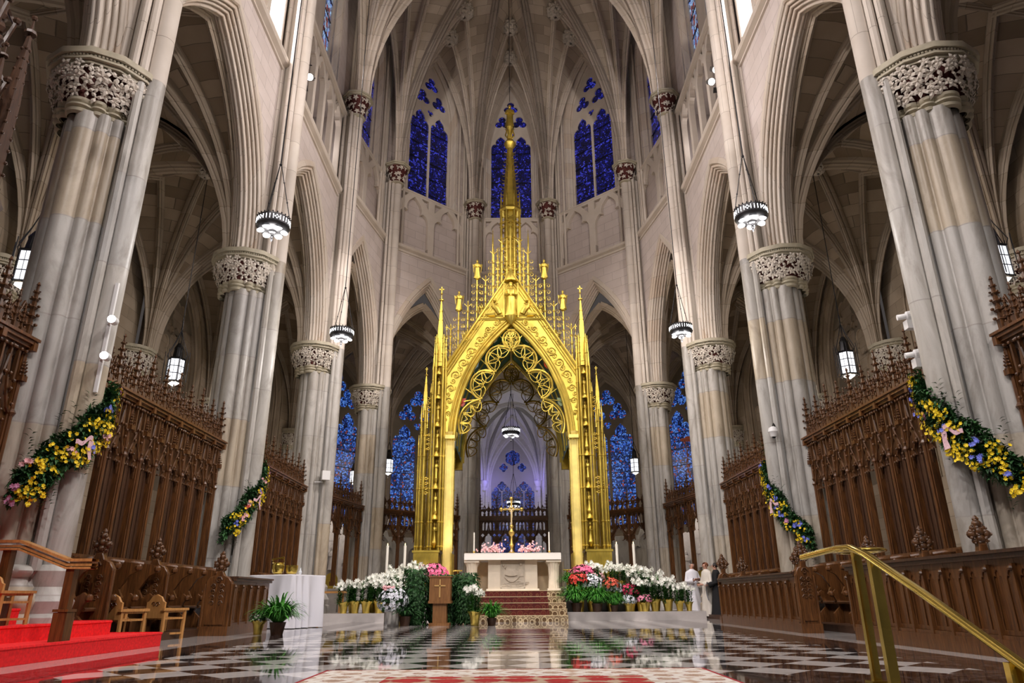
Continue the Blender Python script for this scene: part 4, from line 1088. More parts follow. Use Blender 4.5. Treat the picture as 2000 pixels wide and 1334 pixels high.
    for s in (-1,1):
        for i,(x,top,statue) in enumerate(((2.22,10.0,0),(1.94,10.65,1),(1.60,10.92,0),(1.27,11.95,1),(.95,11.97,0),(.65,13.1,0),(.33,13.6,0))):
            zb=gz1-(gz1-gz0)*x/gx0
            m.tube([(s*x,0,zb-.05),(s*x,0,top)],.028,6)
            for f in (.25,.5,.75): m.lathe([(.03,-.03),(.05,0),(.03,.03)],6,c=(s*x,0,zb+(top-zb)*f))
            if statue: 
                m.lathe([(.03,-.05),(.10,0),(.10,.03)],8,c=(s*x,0,top)); m.join(figure_mb(.74,i),Matrix.Translation((s*x,0,top+.03)))
                for e in (-1,1): m.tube([(s*x+e*.05,.06,top+.55),(s*x+e*.16,.08,top+.65),(s*x+e*.13,.08,top+.3)],[.02,.03,.01],5)
            else:
                for k in range(4):
                    a=k*pi/2; m.tube([(s*x,0,top-.12),(s*x+.1*cos(a),.1*sin(a),top-.02),(s*x+.13*cos(a),.13*sin(a),top+.02)],.015,4)
                m.lathe([(.02,0),(.03,.05),(.005,.15)],6,c=(s*x,0,top))
            z=zb+.15
            while z<top-.25:
                for e in (-1,1): spiral_tube(m,(s*x+e*.13,z),.11,1.2,-e,0,.011,n=9)
                z+=.27
    m.build('openwork_cresting',M_GOLD,g)
    return g
gable(YF+.15,True); gable(YR-.15,False)
# green painted vault between the arches
M_GREEN=simple('dark_green_painted_vault',(.012,.065,.048),.45,noise=.2,nscale=3)
m=MB(); rows=[[Vector((x,y,z)) for x,z in intrados(.05,24)] for y in (YF+.25,YR-.25)]; m.grid(rows)
v=m.build('painted_vault',M_GREEN,bal)
m=MB()
for y in (-1.2,-.2,.9): m.tube([(x,y,z-.0) for x,z in intrados(-.01,24)],.035,6)
m.tube([(0,YF+.2,AZ+AH-.02),(0,YR-.2,AZ+AH-.02)],.06,6)
for t in (.3,.55,.8):
    p,_=at_len(intrados(.0),alen(intrados(.0)),t/2)
    for s in (-1,1): m.tube([(s*p[0],YF+.2,p[1]),(s*p[0],YR-.2,p[1])],.018,5)
m.build('vault_ribs',M_GOLD,v)
# roof and side walls
m=MB(); m.raw([(-gx0,YF+.2,gz0),(0,YF+.2,gz1-.1),(gx0,YF+.2,gz0),(-gx0,YR-.2,gz0),(0,YR-.2,gz1-.1),(gx0,YR-.2,gz0)],[(0,1,4,3),(1,2,5,4)])
m.build('roof',M_GOLDD,bal,smooth=False)
for s in (-1,1):
    A=[(x*.62,z) for x,z in [(xx,AZ+zz) for xx,zz in offs_arch(AW,AH*.62,0,16)]]
    outer=[(-1.7,AZ-.3),(-1.7,8.35),(1.7,8.35),(1.7,AZ-.3),(A[-1][0],AZ-.3)]+A[::-1]+[(A[0][0],AZ-.3)]
    link('side_arch',plate_mesh([outer],.2,.01,M_GOLD),bal,M=Matrix.Translation((s*2.35,0,0))@Matrix.Rotation(pi/2,4,'Z'))
# spire
sp_=bpy.data.objects.new('spire',None); COL.objects.link(sp_); sp_.parent=bal
m=MB()
for k in range(8):
    a=2*pi*k/8+pi/8; r=.42; x,y=r*cos(a),r*sin(a)
    m.tube([(x,y,10.8),(x,y,16.1)],.05,7)
    for z in (12.4,13.5,14.6,15.4): m.lathe([(.05,-.03),(.085,0),(.05,.03)],7,c=(x,y,z))
    m.join(turret_mb(.9,.06,4),Matrix.Translation((x,y,16.0)))
    for z in (11.6,12.9,14.1,15.1):
        for q in range(3):
            a2=a+2*pi/8; x2,y2=r*cos(a2),r*sin(a2); m.tube([(x,y,z+q*.22),((x+x2)/2,(y+y2)/2,z+.12+q*.22),(x2,y2,z+q*.22)],.016,4); m.tube([(x,y,z+.2+q*.22),((x+x2)/2,(y+y2)/2,z+.08+q*.22),(x2,y2,z+.2+q*.22)],.016,4)
m.lathe([(.48,10.5),(.46,11.2),(.36,11.3),(.30,11.5),(.28,16.0)],8,ph=pi/8); m.lathe([(.46,15.95),(.5,16.05),(.46,16.15),(.36,16.25)],8,ph=pi/8)
m.build('lantern_stage',M_GOLD,sp_,ang=.5)
m=MB()
for k in range(8):
    a=2*pi*k/8; r=.74; x,y=r*cos(a),r*sin(a)
    m.tube([(x,y,11.0),(x,y,14.5 if k%2==0 else 13.4)],.035,6); m.join(turret_mb(.8,.05,4),Matrix.Translation((x,y,14.4 if k%2==0 else 13.3)))
    for z in (11.6,12.4,13.2): 
        spiral_tube(m,(x*1.1,z),.11,1.3,1 if x>0 else -1,y,.012,n=9)
        m.tube([(x,y,z),(x*.6,y*.6,z+.35)],.02,5)
m.build('outer_pinnacles',M_GOLD,sp_,ang=.5)
m=MB(); m.lathe([(.36,16.2),(.30,17.0),(.12,19.3)],8,ph=pi/8)
for i in range(8):
    z=16.45+.36*i; r=.36-.24*(z-16.2)/3.1
    for k in range(8):
        a=2*pi*k/8+pi/8; m.tube([(r*cos(a),r*sin(a),z),((r+.10)*cos(a),(r+.10)*sin(a),z+.01),((r+.13)*cos(a),(r+.13)*sin(a),z+.06)],[.018,.014,.006],4)
m.lathe([(.10,19.2),(.26,19.42),(.27,19.5),(.12,19.72),(.10,19.75)],12)
for k in range(6):
    a=k*pi/3; m.tube([(.08*cos(a),.08*sin(a),19.75),(.20*cos(a),.20*sin(a),19.95),(.14*cos(a),.14*sin(a),20.2),(.22*cos(a),.22*sin(a),20.3)],[.03,.03,.03,.015],5)
m.lathe([(.08,19.7),(.10,20.1),(.16,20.3),(.17,20.36)],10)
m.build('spire_cone',M_GOLD,sp_,ang=.5)
link('crowning_statue',figure_mb(1.18,4).mesh('crowning_statue',M_GOLD),sp_,(0,0,20.36))
# ledge spots on the baldachin; unseen uplights added to brighten the pilasters
for s in (-1,1):
    light('altar_spot','SPOT',(s*5.75,17.9,16.4),3300,GOLD,.2,(CX+s*1.5,23.6,5.0),34)
    light('pillar_uplight','SPOT',(CX+s*1.95,22.75,.95),900,GOLD,.08,(CX+s*2.12,23.9,4.6),50)
# ================================================================ carved screens, stalls, furniture
def finial_mb(h=1.0,r=.055):
    m=MB(); m.box((0,0,h*.12),(.10,.10,h*.24)); 
    for i,(z,rr) in enumerate(((.26,1.0),(.42,1.0),(.57,.85),(.71,.7),(.83,.5))):
        z*=h; q=r*rr*1.25
        m.lathe([(q*.5,z-.05*h),(q*1.2,z-.01*h),(q*.6,z+.02*h),(q*.45,z+.12*h)],4,ph=pi/4)
        for k in range(4):
            a=k*pi/2; m.sphere((q*1.35*cos(a),q*1.35*sin(a),z),q*.42,5,4)
    m.lathe([(r*.3,h*.85),(r*.2,h*.93),(r*.55,h*.95),(r*.15,h)],6)
    return m
FH=1.02
ME_FIN=finial_mb(FH).mesh('finial',M_WOOD,ang=.5)
ME_FINS=finial_mb(.62,.036).mesh('small_finial',M_WOOD,ang=.5)
def screen_meshes(p):
    r={}
    m=MB(); m.box((0,0,2.55),(.085,.13,2.95)); m.tube([(0,-.075,1.1),(0,-.075,3.9)],.028,7); m.tube([(-.035,-.055,1.1),(-.035,-.055,3.2)],.014,5); m.tube([(.035,-.055,1.1),(.035,-.055,3.2)],.014,5)
    m.box((0,0,1.15),(.14,.18,.14)); m.lathe([(.03,3.0),(.06,3.05),(.03,3.1)],7,c=(0,-.075,0)); m.join(finial_mb(.34,.03),Matrix.Translation((0,-.10,3.5)))
    r['post']=m.mesh('post',M_WOOD2,ang=.5)
    w=p/2; zb=min(2.72,3.42-(w-.05)*2.02); polys=[[(-w,2.72),(-w,3.98),(w,3.98),(w,2.72),(w-.05,2.72)]]
    head=[(x*(w-.05),zb+z*(w-.05)*1.15) for x,z in CUSP]; hh=head+[(-x,z) for x,z in head[-2::-1]]
    outer=[(-w,2.60),(-w,3.98),(w,3.98),(w,2.60)]+[(-x,z) for x,z in hh]
    polys=[[(-w,zb-.1),(-w,3.98),(w,3.98),(w,zb-.1)]+[(x,z) for x,z in hh[::-1]]]
    for i in range(4):
        cx=-w+.08+(p-.16)*(i+.5)/4; polys.append(lancet(cx,(p-.16)/8*.72,3.52,3.78))
    polys+= [foil(-w*.70,3.30,.075,4),foil(w*.70,3.30,.075,4)]
    a=plate_mesh(polys,.05,.006,M_WOOD,'tr'); m=MB(); mesh_to_mb(a,m)
    for x,z in hh[3:-3:2]: m.sphere((x*.97,-.05,z-.01),.026,5,4)
    # projecting ogee canopy with crockets and little turrets
    og=[(-w+.05,3.05),(-w*.62,3.10),(-w*.35,3.30),(-w*.15,3.50),(0,3.88),(w*.15,3.50),(w*.35,3.30),(w*.62,3.10),(w-.05,3.05)]
    m.tube([(x,-.10+.05*abs(x)/w,z) for x,z in og],.022,5)
    for x,z in og[1:-1]: m.sphere((x*1.08,-.13,z+.04),.028,5,4)
    for x in (-w*.5,0,w*.5):
        m.box((x,-.09,3.70 if x else 3.80),(.035,.05,.45)); m.sphere((x,-.12,3.46 if x else 3.92),.03,5,4)
    m.box((0,-.05,3.95),(p,.10,.06))
    for k in range(6): m.sphere((-w+p*(k+.5)/6,-.12,3.92),.026,5,4)
    r['tracery_panel']=m.mesh('tracery_panel',M_WOOD,ang=.5)
    polys=[[(-w,4.12),(w,4.12),(w,4.46),(w*.75,4.46),(w*.5,4.66),(w*.25,4.46),(0,4.60),(-w*.25,4.46),(-w*.5,4.66),(-w*.75,4.46),(-w,4.46)]]
    for k in range(4): polys.append(lancet(-w+p*(k+.5)/4,p/8*.7,4.16,4.28))
    polys+=[foil(w*.5,4.50,.06,3),foil(-w*.5,4.50,.06,3)]
    a=plate_mesh(polys,.04,.005,M_WOOD,'cr'); m=MB(); mesh_to_mb(a,m)
    for x in (-w*.5,0,w*.5): m.join(finial_mb(.50 if x else .66,.030),Matrix.Translation((x,-.03,4.12)))
    r['cresting']=m.mesh('cresting',M_WOOD,ang=.5)
    m=MB(); m.box((0,.02,.55),(p,.05,1.1)); m.box((0,-.01,1.06),(p,.10,.07)); m.box((0,-.01,.06),(p,.10,.12))
    for x in (-w*.5,w*.5):
        m.box((x,-.015,.55),(p*.40,.03,.80)); m.tube([(x-p*.17,-.03,.8),(x,-.03,.93),(x+p*.17,-.03,.8)],.012,4)
    r['dado']=m.mesh('dado_panel',M_WOOD2,smooth=False)
    m=MB(); m.box((0,.05,2.2),(p,.03,2.2)); 
    for x in (-w*.5,0,w*.5): m.box((x,.03,2.2),(.03,.03,2.2))
    r['back']=m.mesh('back_panel',M_WOODD,smooth=False)
    return r
_SM={}
def screen(A,B,inward,label,inset=.63,solid=None,pitch=.60,off=0,dado=True):
    b=Bay(A,B,inward); L=b.L-2*inset; n=max(2,round(L/pitch)); p=L/n; key=round(p,3)
    if key not in _SM: _SM[key]=screen_meshes(p)
    R=_SM[key]
    t=thing('choir_screen',label,'screen'); t.matrix_world=b.M(inset,off,0)
    for i in range(n+1):
        link('post',R['post'],t,(i*p,0,0)); f=link('finial',ME_FIN,t,(i*p,-.02,4.10)); f.scale=(1,1,1.0 if i%2==0 else .9)
    for i in range(n):
        x=(i+.5)*p; link('tracery_panel',R['tracery_panel'],t,(x,0,0)); link('cresting',R['cresting'],t,(x,0,0))
        if dado: link('dado_panel',R['dado'],t,(x,0,0))
        if solid and solid(i,n): link('back_panel',R['back'],t,(x,0,0))
    m=MB()
    for z,hh,dd in ((4.0,.05,.26),(4.05,.05,.34),(4.10,.04,.40)): m.box((L/2,-.02,z),(L+.1,dd,hh))
    for i in range(n+1): m.box((i*p,-.14,4.0),(.08,.12,.12))
    link('cornice',m.mesh('cornice',M_WOOD2,smooth=False),t)
    return t
for s,k,nm in ((-1,'L','left'),(1,'R','right')):
    screen(P[k,1],P[k,2],(0,6),'carved dark oak screen at the {} edge, nearest the camera, cut by the frame'.format(nm))
    screen(P[k,2],P[k,3],(0,13),'carved dark oak choir screen between first and second {} piers, open arches'.format(nm),solid=lambda i,n: i%4!=1)
    screen(P[k,3],P[k,4],(0,20),'carved oak screen with closely set posts between second and third {} piers'.format(nm),solid=lambda i,n: i<n)
    screen(P[k,4],P[k,5],(0,26),'dark oak screen between third pier and apse pier on the {}'.format(nm),dado=False,pitch=.92)
    screen(P[k,5],P[k,6],(0,26),'dark oak screen in the {} apse arch beside the gilded columns'.format(nm),dado=False,pitch=.98)
screen(P['L',6],P['R',6],(0,26),'dark oak pierced screen closing the central arch behind the altar cross',inset=.6,dado=False,pitch=.72)

# poppyhead bench end: local X = width, Y thickness, base z 0
def poppy_mb(s=1):
    m=MB()
    for (x,z,r) in ((0,.30,.075),(0,.20,.085),(-.10,.16,.075),(.10,.16,.075),(-.06,.24,.06),(.06,.24,.06),(0,.10,.08),(-.07,.07,.05),(.07,.07,.05)):
        m.sphere((x*s,0,z*s),r*s*.85,8,6)
        for a in (0,2.1,4.2): m.sphere((x*s+r*s*.7*cos(a),-.03*s,z*s+r*s*.7*sin(a)),r*s*.32,5,4)
    m.lathe([(.03*s,.33*s),(.05*s,.37*s),(.01,.42*s)],6); m.box((0,0,.02*s),(.12*s,.08*s,.06*s)); return m
def bench_end(name,label,loc,rz,h=1.12,w=.42,group=None):
    t=thing(name,label,'bench end',loc,rz,group)
    polys=[[(-w/2,0),(-w/2,h*.82),(-w*.36,h*.90),(-w*.18,h*.93),(-.05,h),(.05,h),(w*.18,h*.93),(w*.36,h*.90),(w/2,h*.82),(w/2,0)]]
    a=plate_mesh(polys,.10,.012,M_WOOD2,'be'); m=MB(); mesh_to_mb(a,m); m.box((0,0,.08),(w+.06,.16,.16)); m.box((0,-.055,h*.42),(w*.7,.03,h*.5)); 
    for x in (-w*.5,w*.5): m.tube([(x,-.05,.16),(x,-.05,h*.80)],.025,6)
    m.build('panel',M_WOOD2,t,ang=.5)
    m=MB(); 
    for k in range(4):
        for q in (-1,1): spiral_tube(m,(q*w*.15,h*.50+k*.10),.05,1.3,q,-.075,.010,n=8)
    spiral_tube(m,(0,h*.86),.07,1.3,1,-.06,.014,n=8); m.build('carved_tracery',M_WOOD,t)
    link('poppyhead',poppy_mb(.95).mesh('poppyhead',M_WOOD,ang=.6),t,(0,0,h-.03))
    return t
def desk(name,label,x,y0,y1,side,h=1.03):
    """long panelled desk front; side=+1 on the right side of the choir (front faces -X)"""
    L=y1-y0; n=max(2,round(L/.42)); p=L/n; t=thing(name,label,'choir desk',(x,(y0+y1)/2,0))
    s=side; m=MB(); m.box((s*.10,0,h/2-.02),(.08,L,h-.04)); m.box((s*.10,0,.09),(.20,L,.18)); m.box((s*.085,0,.20),(.15,L,.04)); m.build('panelled_front',M_WOOD2,t,smooth=False)
    m=MB(); m.box((s*.16,0,h),(.40,L,.035)); m.box((s*.08,0,h-.045),(.18,L,.05)); m.build('desk_top',M_WOODD,t,smooth=False)
    # one panel unit repeated
    u=MB(); pw=p*.36
    a=plate_mesh([[(-p/2,.22),(p/2,.22),(p/2,h-.06),(-p/2,h-.06)],lancet(-p*.25,p*.165,.27,h-.30),lancet(p*.25,p*.165,.27,h-.30)],.016,.004,M_WOOD2,'dp'); mesh_to_mb(a,u)
    u.box((-p/2,-.03,h*.5),(.045,.05,h-.25)); u.sphere((-p/2,-.06,h-.17),.03,6,4)
    me=u.mesh('arched_panel',M_WOOD2,ang=.5)
    for i in range(n): link('arched_panel',me,t,M=Matrix.Translation((s*.053,-L/2+p*(i+.5),0))@Matrix.Rotation(-s*pi/2,4,'Z'))
    return t
desk('choir_desk','long panelled dark oak choir desk at right, behind the brass handrail',5.05,4.6,11.3,1,1.05)
desk('choir_desk','panelled oak choir desk on the right, farther one, ending near the people',5.10,13.55,18.5,1,1.03)
desk('choir_desk','panelled oak choir desk on the left beside the white draped table',-5.35,14.1,16.2,-1,1.03)
bench_end('bench_end','carved oak bench end with poppyhead closing the farther right choir desk',(5.25,13.45,0),0,1.22,.32)
bench_end('bench_end','small carved oak bench end at the far tip of the right desk, by the people',(5.27,18.62,0),0,1.28,.30)
bench_end('bench_end','carved oak bench end with poppyhead left of the white draped table',(-5.62,14.0,0),0,1.14,.5)
bench_end('bench_end','dark carved bench end half hidden behind the top of the brass handrail',(5.85,12.1,0),0,1.2)
for (x,y,l) in ((6.1,9.55,'carved poppyhead bench end rising behind the near right desk, nearer one'),(6.15,11.0,'carved poppyhead bench end rising behind the near right desk, farther one'),(6.0,15.6,'carved poppyhead bench end behind the farther right desk, nearer one'),(6.0,19.4,'carved poppyhead bench end behind the farther right desk, by the third pier')):
    bench_end('bench_end',l,(x,y,0),0,1.25,.38)
for (x,y,l) in ((-6.45,11.3,'carved bench end with poppyhead between the left stalls, nearer one'),(-6.45,13.1,'carved bench end with poppyhead between the left stalls, farther one')):
    bench_end('bench_end',l,(x,y,0),0,1.32,.52)
# stalls: one seat unit
def stall_unit(p=.66):
    m=MB(); m.box((0,.28,.62),(p,.05,1.24)); m.box((0,.22,1.27),(p,.14,.06)); m.tube([(-p/2,.05,1.22),(-p*.3,.17,1.24),(0,.21,1.25),(p*.3,.17,1.24),(p/2,.05,1.22)],.045,8)
    back=m
    seat=MB(); seat.box((0,.05,.50),(p*.9,.40,.05)); seat.tube([(-p*.42,-.16,.50),(p*.42,-.16,.50)],.03,6); seat.box((0,.1,.24),(p*.92,.34,.48))
    div=MB(); div.prism([(-.25,0),(-.25,.30),(-.12,.42),(-.20,.60),(-.26,.66),(-.16,.74),(-.04,.66),(.04,.80),(-.10,1.02),(-.24,1.10),(-.24,1.20),(.28,1.26),(.28,0)],-.03,.03,M=Matrix(((0,0,1,-p/2),(1,0,0,0),(0,1,0,0),(0,0,0,1))))
    div.sphere((-p/2,-.24,.66),.06,8,6); div.sphere((-p/2,-.22,1.14),.06,8,6)
    return [('stall_back',back,M_WOOD2),('seat',seat,M_WOOD),('scrolled_divider',div,M_WOOD2)]
SU=[(n_,m.mesh(n_,mt,ang=.5)) for n_,m,mt in stall_unit()]
def stall_row(label,x,y0,n,side,p=.66):
    t=thing('choir_stalls',label,'choir stalls',(x,y0,0),-side*pi/2)
    for i in range(n):
        for nm_,me in SU: link(nm_,me,t,((i+.5)*p,0,0))
    m=MB(); m.box((n*p/2,-.15,.06),(n*p,1.0,.12)); link('platform',m.mesh('platform',M_WOODD,smooth=False),t)
    return t
stall_row('row of dark oak choir stalls against the near left carved screen',-6.52,10.9,8,-1)
stall_row('row of dark oak choir stalls against the farther left screen',-6.52,19.1,5,-1)
stall_row('row of dark oak choir stalls in the gap between the right desks',6.52,16.1,8,1)
stall_row('row of dark oak choir stalls behind the farther right desk',6.52,22.9,7,1)

# simple oak chairs on the left
def oak_chair():
    t=thing('oak_chair','x','chair')
    for x in (-.25,.25):
        for y in (-.28,.28):
            m=MB(); m.box((x,y,.29),(.055,.055,.58)); m.build('leg',M_WOODL,t,smooth=False)
    m=MB(); m.box((0,0,.42),(.52,.56,.04)); m.build('seat',M_WOODL,t,smooth=False)
    for x in (-.25,.25):
        m=MB(); m.box((x,0,.60),(.10,.70,.05)); m.box((x,0,.56),(.03,.5,.05)); m.build('arm_rail',M_WOODL,t,smooth=False)
    m=MB()
    for x in (-.25,.25): m.box((x,0,.12),(.03,.52,.04))
    m.box((0,0,.12),(.5,.03,.04)); m.build('stretcher',M_WOODL,t,smooth=False)
    a=plate_mesh([[(-.25,.42),(-.25,.74),(-.20,.76),(-.13,.85),(0,.90),(.13,.85),(.20,.76),(.25,.74),(.25,.42)]],.045,.006,M_WOODL,'backrest'); bk=link('backrest',a,t,(0,.28,0))
    m=MB()
    for q in (-1,1): spiral_tube(m,(q*.05,.70),.055,1.2,q,.028,.010)
    m.build('carved_shield',M_WOOD2,bk)
    return t
ch=oak_chair(); CH=[((-6.02,8.75),160,'low oak chair with arched back behind the red steps, leftmost, before the pier base'),((-6.25,11.9),160,'low light oak chair with arched back, middle one, right of the red steps handrail post'),((-6.05,12.9),160,'low oak chair with arched back, farthest of the three, next to the stalls')]
for i,((x,y),r,l) in enumerate(CH):
    o=ch if i==0 else copy_tree(ch); o['label']=l; place(o,(x,y,.353 if i==0 else 0),rad(r),.62 if i==0 else .80)
# red pulpit steps with wooden handrail
M_RED=simple('bright_red_carpet',(.78,.010,.014),.95,noise=.18,nscale=30)
t=thing('red_carpeted_steps','three red carpeted steps at the bottom left corner','stairs',(-5.2,9.2,0))
for i,(x0,y1) in enumerate(((0,1.85),(-.55,1.45),(-1.1,.25))):
    m=MB(); ya=-4.6; m.box(((x0-3.2)/2,(ya+y1)/2,.09+.175*i),(abs(-3.2-x0),y1-ya,.178)); m.tube([(x0-.01,ya,.17+.175*i),(x0-.01,y1,.17+.175*i),(-3.2,y1,.17+.175*i)],.022,6)
    m.build('step',M_RED,t,smooth=True,ang=.6)
hr=thing('wooden_handrail','light oak handrail on two square posts above the red carpeted steps','handrail',(-5.55,8.75,0))
def rail_sweep(m,path,w=.075,h=.055):
    pts=[Vector(p) for p in path]
    for dz,ww,hh in ((0,w,h*.6),(-.055,w*.8,h*.5),(-.09,w,h*.4)):
        rows=[]
        for sx,sz in ((-1,-1),(1,-1),(1,1),(-1,1)): rows.append([p+Vector((0,sx*ww,dz+sz*hh*.5)) for p in pts])
        rows.append(rows[0]); m.grid(rows)
m=MB(); rail_sweep(m,[(-1.3,0,1.30),(-.42,0,1.30),(.19,0,1.08),(.49,0,1.08)]); m.build('handrail',M_WOODL,hr,ang=.4)
for x,z0,z1 in ((.24,.178,.98),(-.56,.35,1.22)):
    m=MB(); m.box((x,0,(z0+z1)/2),(.10,.10,z1-z0)); m.box((x,0,z0+.16),(.16,.16,.32)); m.box((x,0,z0+.34),(.18,.18,.03)); m.build('post',M_WOODL if False else M_WOOD2,hr,smooth=False)
# brass handrail, bottom right
br=thing('brass_handrail','polished brass handrail with a curled ring end at the bottom right','handrail',(2.55,5.5,0))
m=MB()
def flatrail(m,pts,w=.045,h=.022):
    pts=[Vector(p) for p in pts]; n=16; rows=[]
    for k in range(n+1):
        a=2*pi*k/n
        row=[]
        for i,p in enumerate(pts):
            d=(pts[min(i+1,len(pts)-1)]-pts[max(0,i-1)]); d.z=0; d.normalize(); s=Vector((-d.y,d.x,0))
            row.append(p+s*w*cos(a)+Vector((0,0,h*sin(a))))
        rows.append(row)
    m.grid(rows)
ring=[(.14+.17*cos(a),.30+.21*sin(a),.955+.0*a) for a in [2*pi*i/30 for i in range(31)]]
flatrail(m,ring,.03,.016)
flatrail(m,[(-.19,.60,.925),(-.10,.42,.955),(-.03,.26,.975),(.0,.12,.97),(.03,-.05,.905),(.08,-.6,.64),(.16,-1.5,.18),(.22,-2.2,-.2)],.042,.024)
m.build('handrail',M_BRASS,br)
for nm_,(x,y,z0,z1,w) in (('post',(.03,.12,0,.95,.03)),('post',(.055,-.08,0,.88,.035)),('post',(.13,-1.28,-.37,.27,.035)),('post',(.16,-1.34,-.37,.24,.02))):
    m=MB(); m.box((x,y,(z0+z1)/2),(w*2,w*1.4,z1-z0)); m.box((x,y,z0+.02),(.12,.12,.04)); m.build(nm_,M_BRASS,br,smooth=False)
# rug
def rug_mat():
    m,nt,bs=mat('floral_rug'); bs.inputs['Roughness'].default_value=.95
    tc=N(nt,'ShaderNodeTexCoord'); v=N(nt,'ShaderNodeTexVoronoi',i_Scale=3.4); v.inputs['Randomness'].default_value=.3; nt.links.new(tc.outputs['Object'],v.inputs['Vector'])
    n=N(nt,'ShaderNodeTexNoise',i_Scale=26.0,i_Detail=3.0); nt.links.new(tc.outputs['Object'],n.inputs['Vector'])
    mx=N(nt,'ShaderNodeMath',operation='MULTIPLY_ADD'); mx.inputs[1].default_value=.35; nt.links.new(n.outputs[0],mx.inputs[0]); nt.links.new(v.outputs['Distance'],mx.inputs[2])
    c=ramp(nt,mx.outputs[0],[(.30,(.42,.28,.20)),(.40,(.60,.47,.36)),(.46,(.36,.16,.12)),(.50,(.80,.74,.68)),(.66,(.86,.82,.76)),(.85,(.55,.38,.28))])
    sp=N(nt,'ShaderNodeSeparateXYZ'); nt.links.new(tc.outputs['Object'],sp.inputs[0])
    ax=N(nt,'ShaderNodeMath',operation='ABSOLUTE'); nt.links.new(sp.outputs[0],ax.inputs[0]); ay=N(nt,'ShaderNodeMath',operation='ABSOLUTE'); nt.links.new(sp.outputs[1],ay.inputs[0])
    def cmpf(src,v,op): g=N(nt,'ShaderNodeMath',operation=op); nt.links.new(src,g.inputs[0]); g.inputs[1].default_value=v; return g.outputs[0]
    inn=N(nt,'ShaderNodeMath',operation='MULTIPLY'); nt.links.new(cmpf(ax.outputs[0],1.05,'LESS_THAN'),inn.inputs[0]); nt.links.new(cmpf(ay.outputs[0],.62,'LESS_THAN'),inn.inputs[1])
    red=ramp(nt,mx.outputs[0],[(.3,(.55,.03,.03)),(.6,(.42,.02,.02)),(.7,(.60,.45,.32))]); c=mixc(nt,c,red,inn.outputs[0])
    ed=N(nt,'ShaderNodeMath',operation='MAXIMUM'); nt.links.new(cmpf(ax.outputs[0],1.68,'GREATER_THAN'),ed.inputs[0]); nt.links.new(cmpf(ay.outputs[0],1.23,'GREATER_THAN'),ed.inputs[1])
    c=mixc(nt,c,(.35,.02,.03),ed.outputs[0]); nt.links.new(c,bs.inputs['Base Color']); return m
m=MB(); m.box((0,0,.008),(3.42,2.52,.016)); o=m.build('rug',rug_mat(),None,smooth=False,loc=(-.05,5.72,0)); tag(o,'cream and red floral rug on the marble floor at the bottom centre','rug')
# white draped table
tb=thing('draped_table','table fully covered by a white floor-length cloth on the left','table',(-5.83,17.9,0),rad(-24))
m=MB(); 
for x in (-.6,.6):
    for y in (-.5,.5): m.box((x,y,.56),(.06,.06,1.12))
m.box((0,0,1.14),(1.96,1.2,.04)); m.build('table_frame',M_WOOD2,tb,smooth=False)
m=MB(); M_CLOTH=simple('white_linen',(.72,.72,.78),.85)
def cloth(m,hx,hy,z1,z0,amp=.04,n=240):
    rows=[]
    per=[]
    for i in range(n):
        t=4*i/n; k=int(t); f=t-k
        c=[(-hx,-hy),(hx,-hy),(hx,hy),(-hx,hy),(-hx,-hy)]; a,b_=c[k],c[k+1]; nn=[(0,-1),(1,0),(0,1),(-1,0)][k]; per.append((a[0]+(b_[0]-a[0])*f,a[1]+(b_[1]-a[1])*f,nn,f))
    rows.append([Vector((0,0,z1+.004))]*n)
    rows.append([Vector((x,y,z1)) for x,y,_,_ in per])
    for z,kk in ((z1-.02,.05),(z1-.25,.35),(z1-.55,.7),(lerp(z1,z0,.75),.9),(z0,1.0)):
        rows.append([Vector((x+nn[0]*(.03+.05*kk+amp*kk*sin(i*.42+sin(i*.09)*2.5)), y+nn[1]*(.03+.05*kk+amp*kk*sin(i*.42+sin(i*.09)*2.5)), z)) for i,(x,y,nn,f) in enumerate(per)])
    m.grid(rows,close=True)
cloth(m,1.0,.62,1.17,.015,.075); o=m.build('white_tablecloth',M_CLOTH,None); o.location=(-5.83,17.9,0); o.rotation_euler=(0,0,rad(-24)); tag(o,'white linen cloth hanging to the floor over the left table','tablecloth')
v=thing('brass_vessel','engraved brass holy water bucket with handle on the white draped table','bucket',(-5.58,17.25,1.18))
m=MB(); m.lathe([(.10,0),(.10,.02),(.13,.05),(.15,.2),(.13,.24),(.15,.26)],18); m.build('bucket',M_BRASS,v)
m=MB(); m.tube([(-.14,0,.25),(-.12,0,.34),(0,0,.36),(.12,0,.34),(.14,0,.25)],.012,6); m.tube([(-.16,-.03,.33),(.14,-.05,.38)],.018,6); m.build('handle',M_BRASS,v)
v=thing('brass_bowl','plain shiny brass bowl on the white draped table, right of the engraved bucket','bowl',(-5.27,17.30,1.18))
m=MB(); m.lathe([(.08,0),(.12,.03),(.14,.12),(.14,.20),(.12,.2),(.11,.03),(.01,.02)],18); m.build('bowl',M_BRASS,v)
v=thing('glass_cruet','small clear glass cruet at the right end of the white draped table','cruet',(-5.08,17.35,1.18))
m=MB(); m.lathe([(.03,0),(.045,.05),(.02,.10),(.015,.14),(.025,.15)],12); m.build('body',simple('clear_glass',(.75,.8,.85),.1,.0),v)
M_WOODM=wood('mid_oak',(.17,.072,.022),(.27,.125,.04))
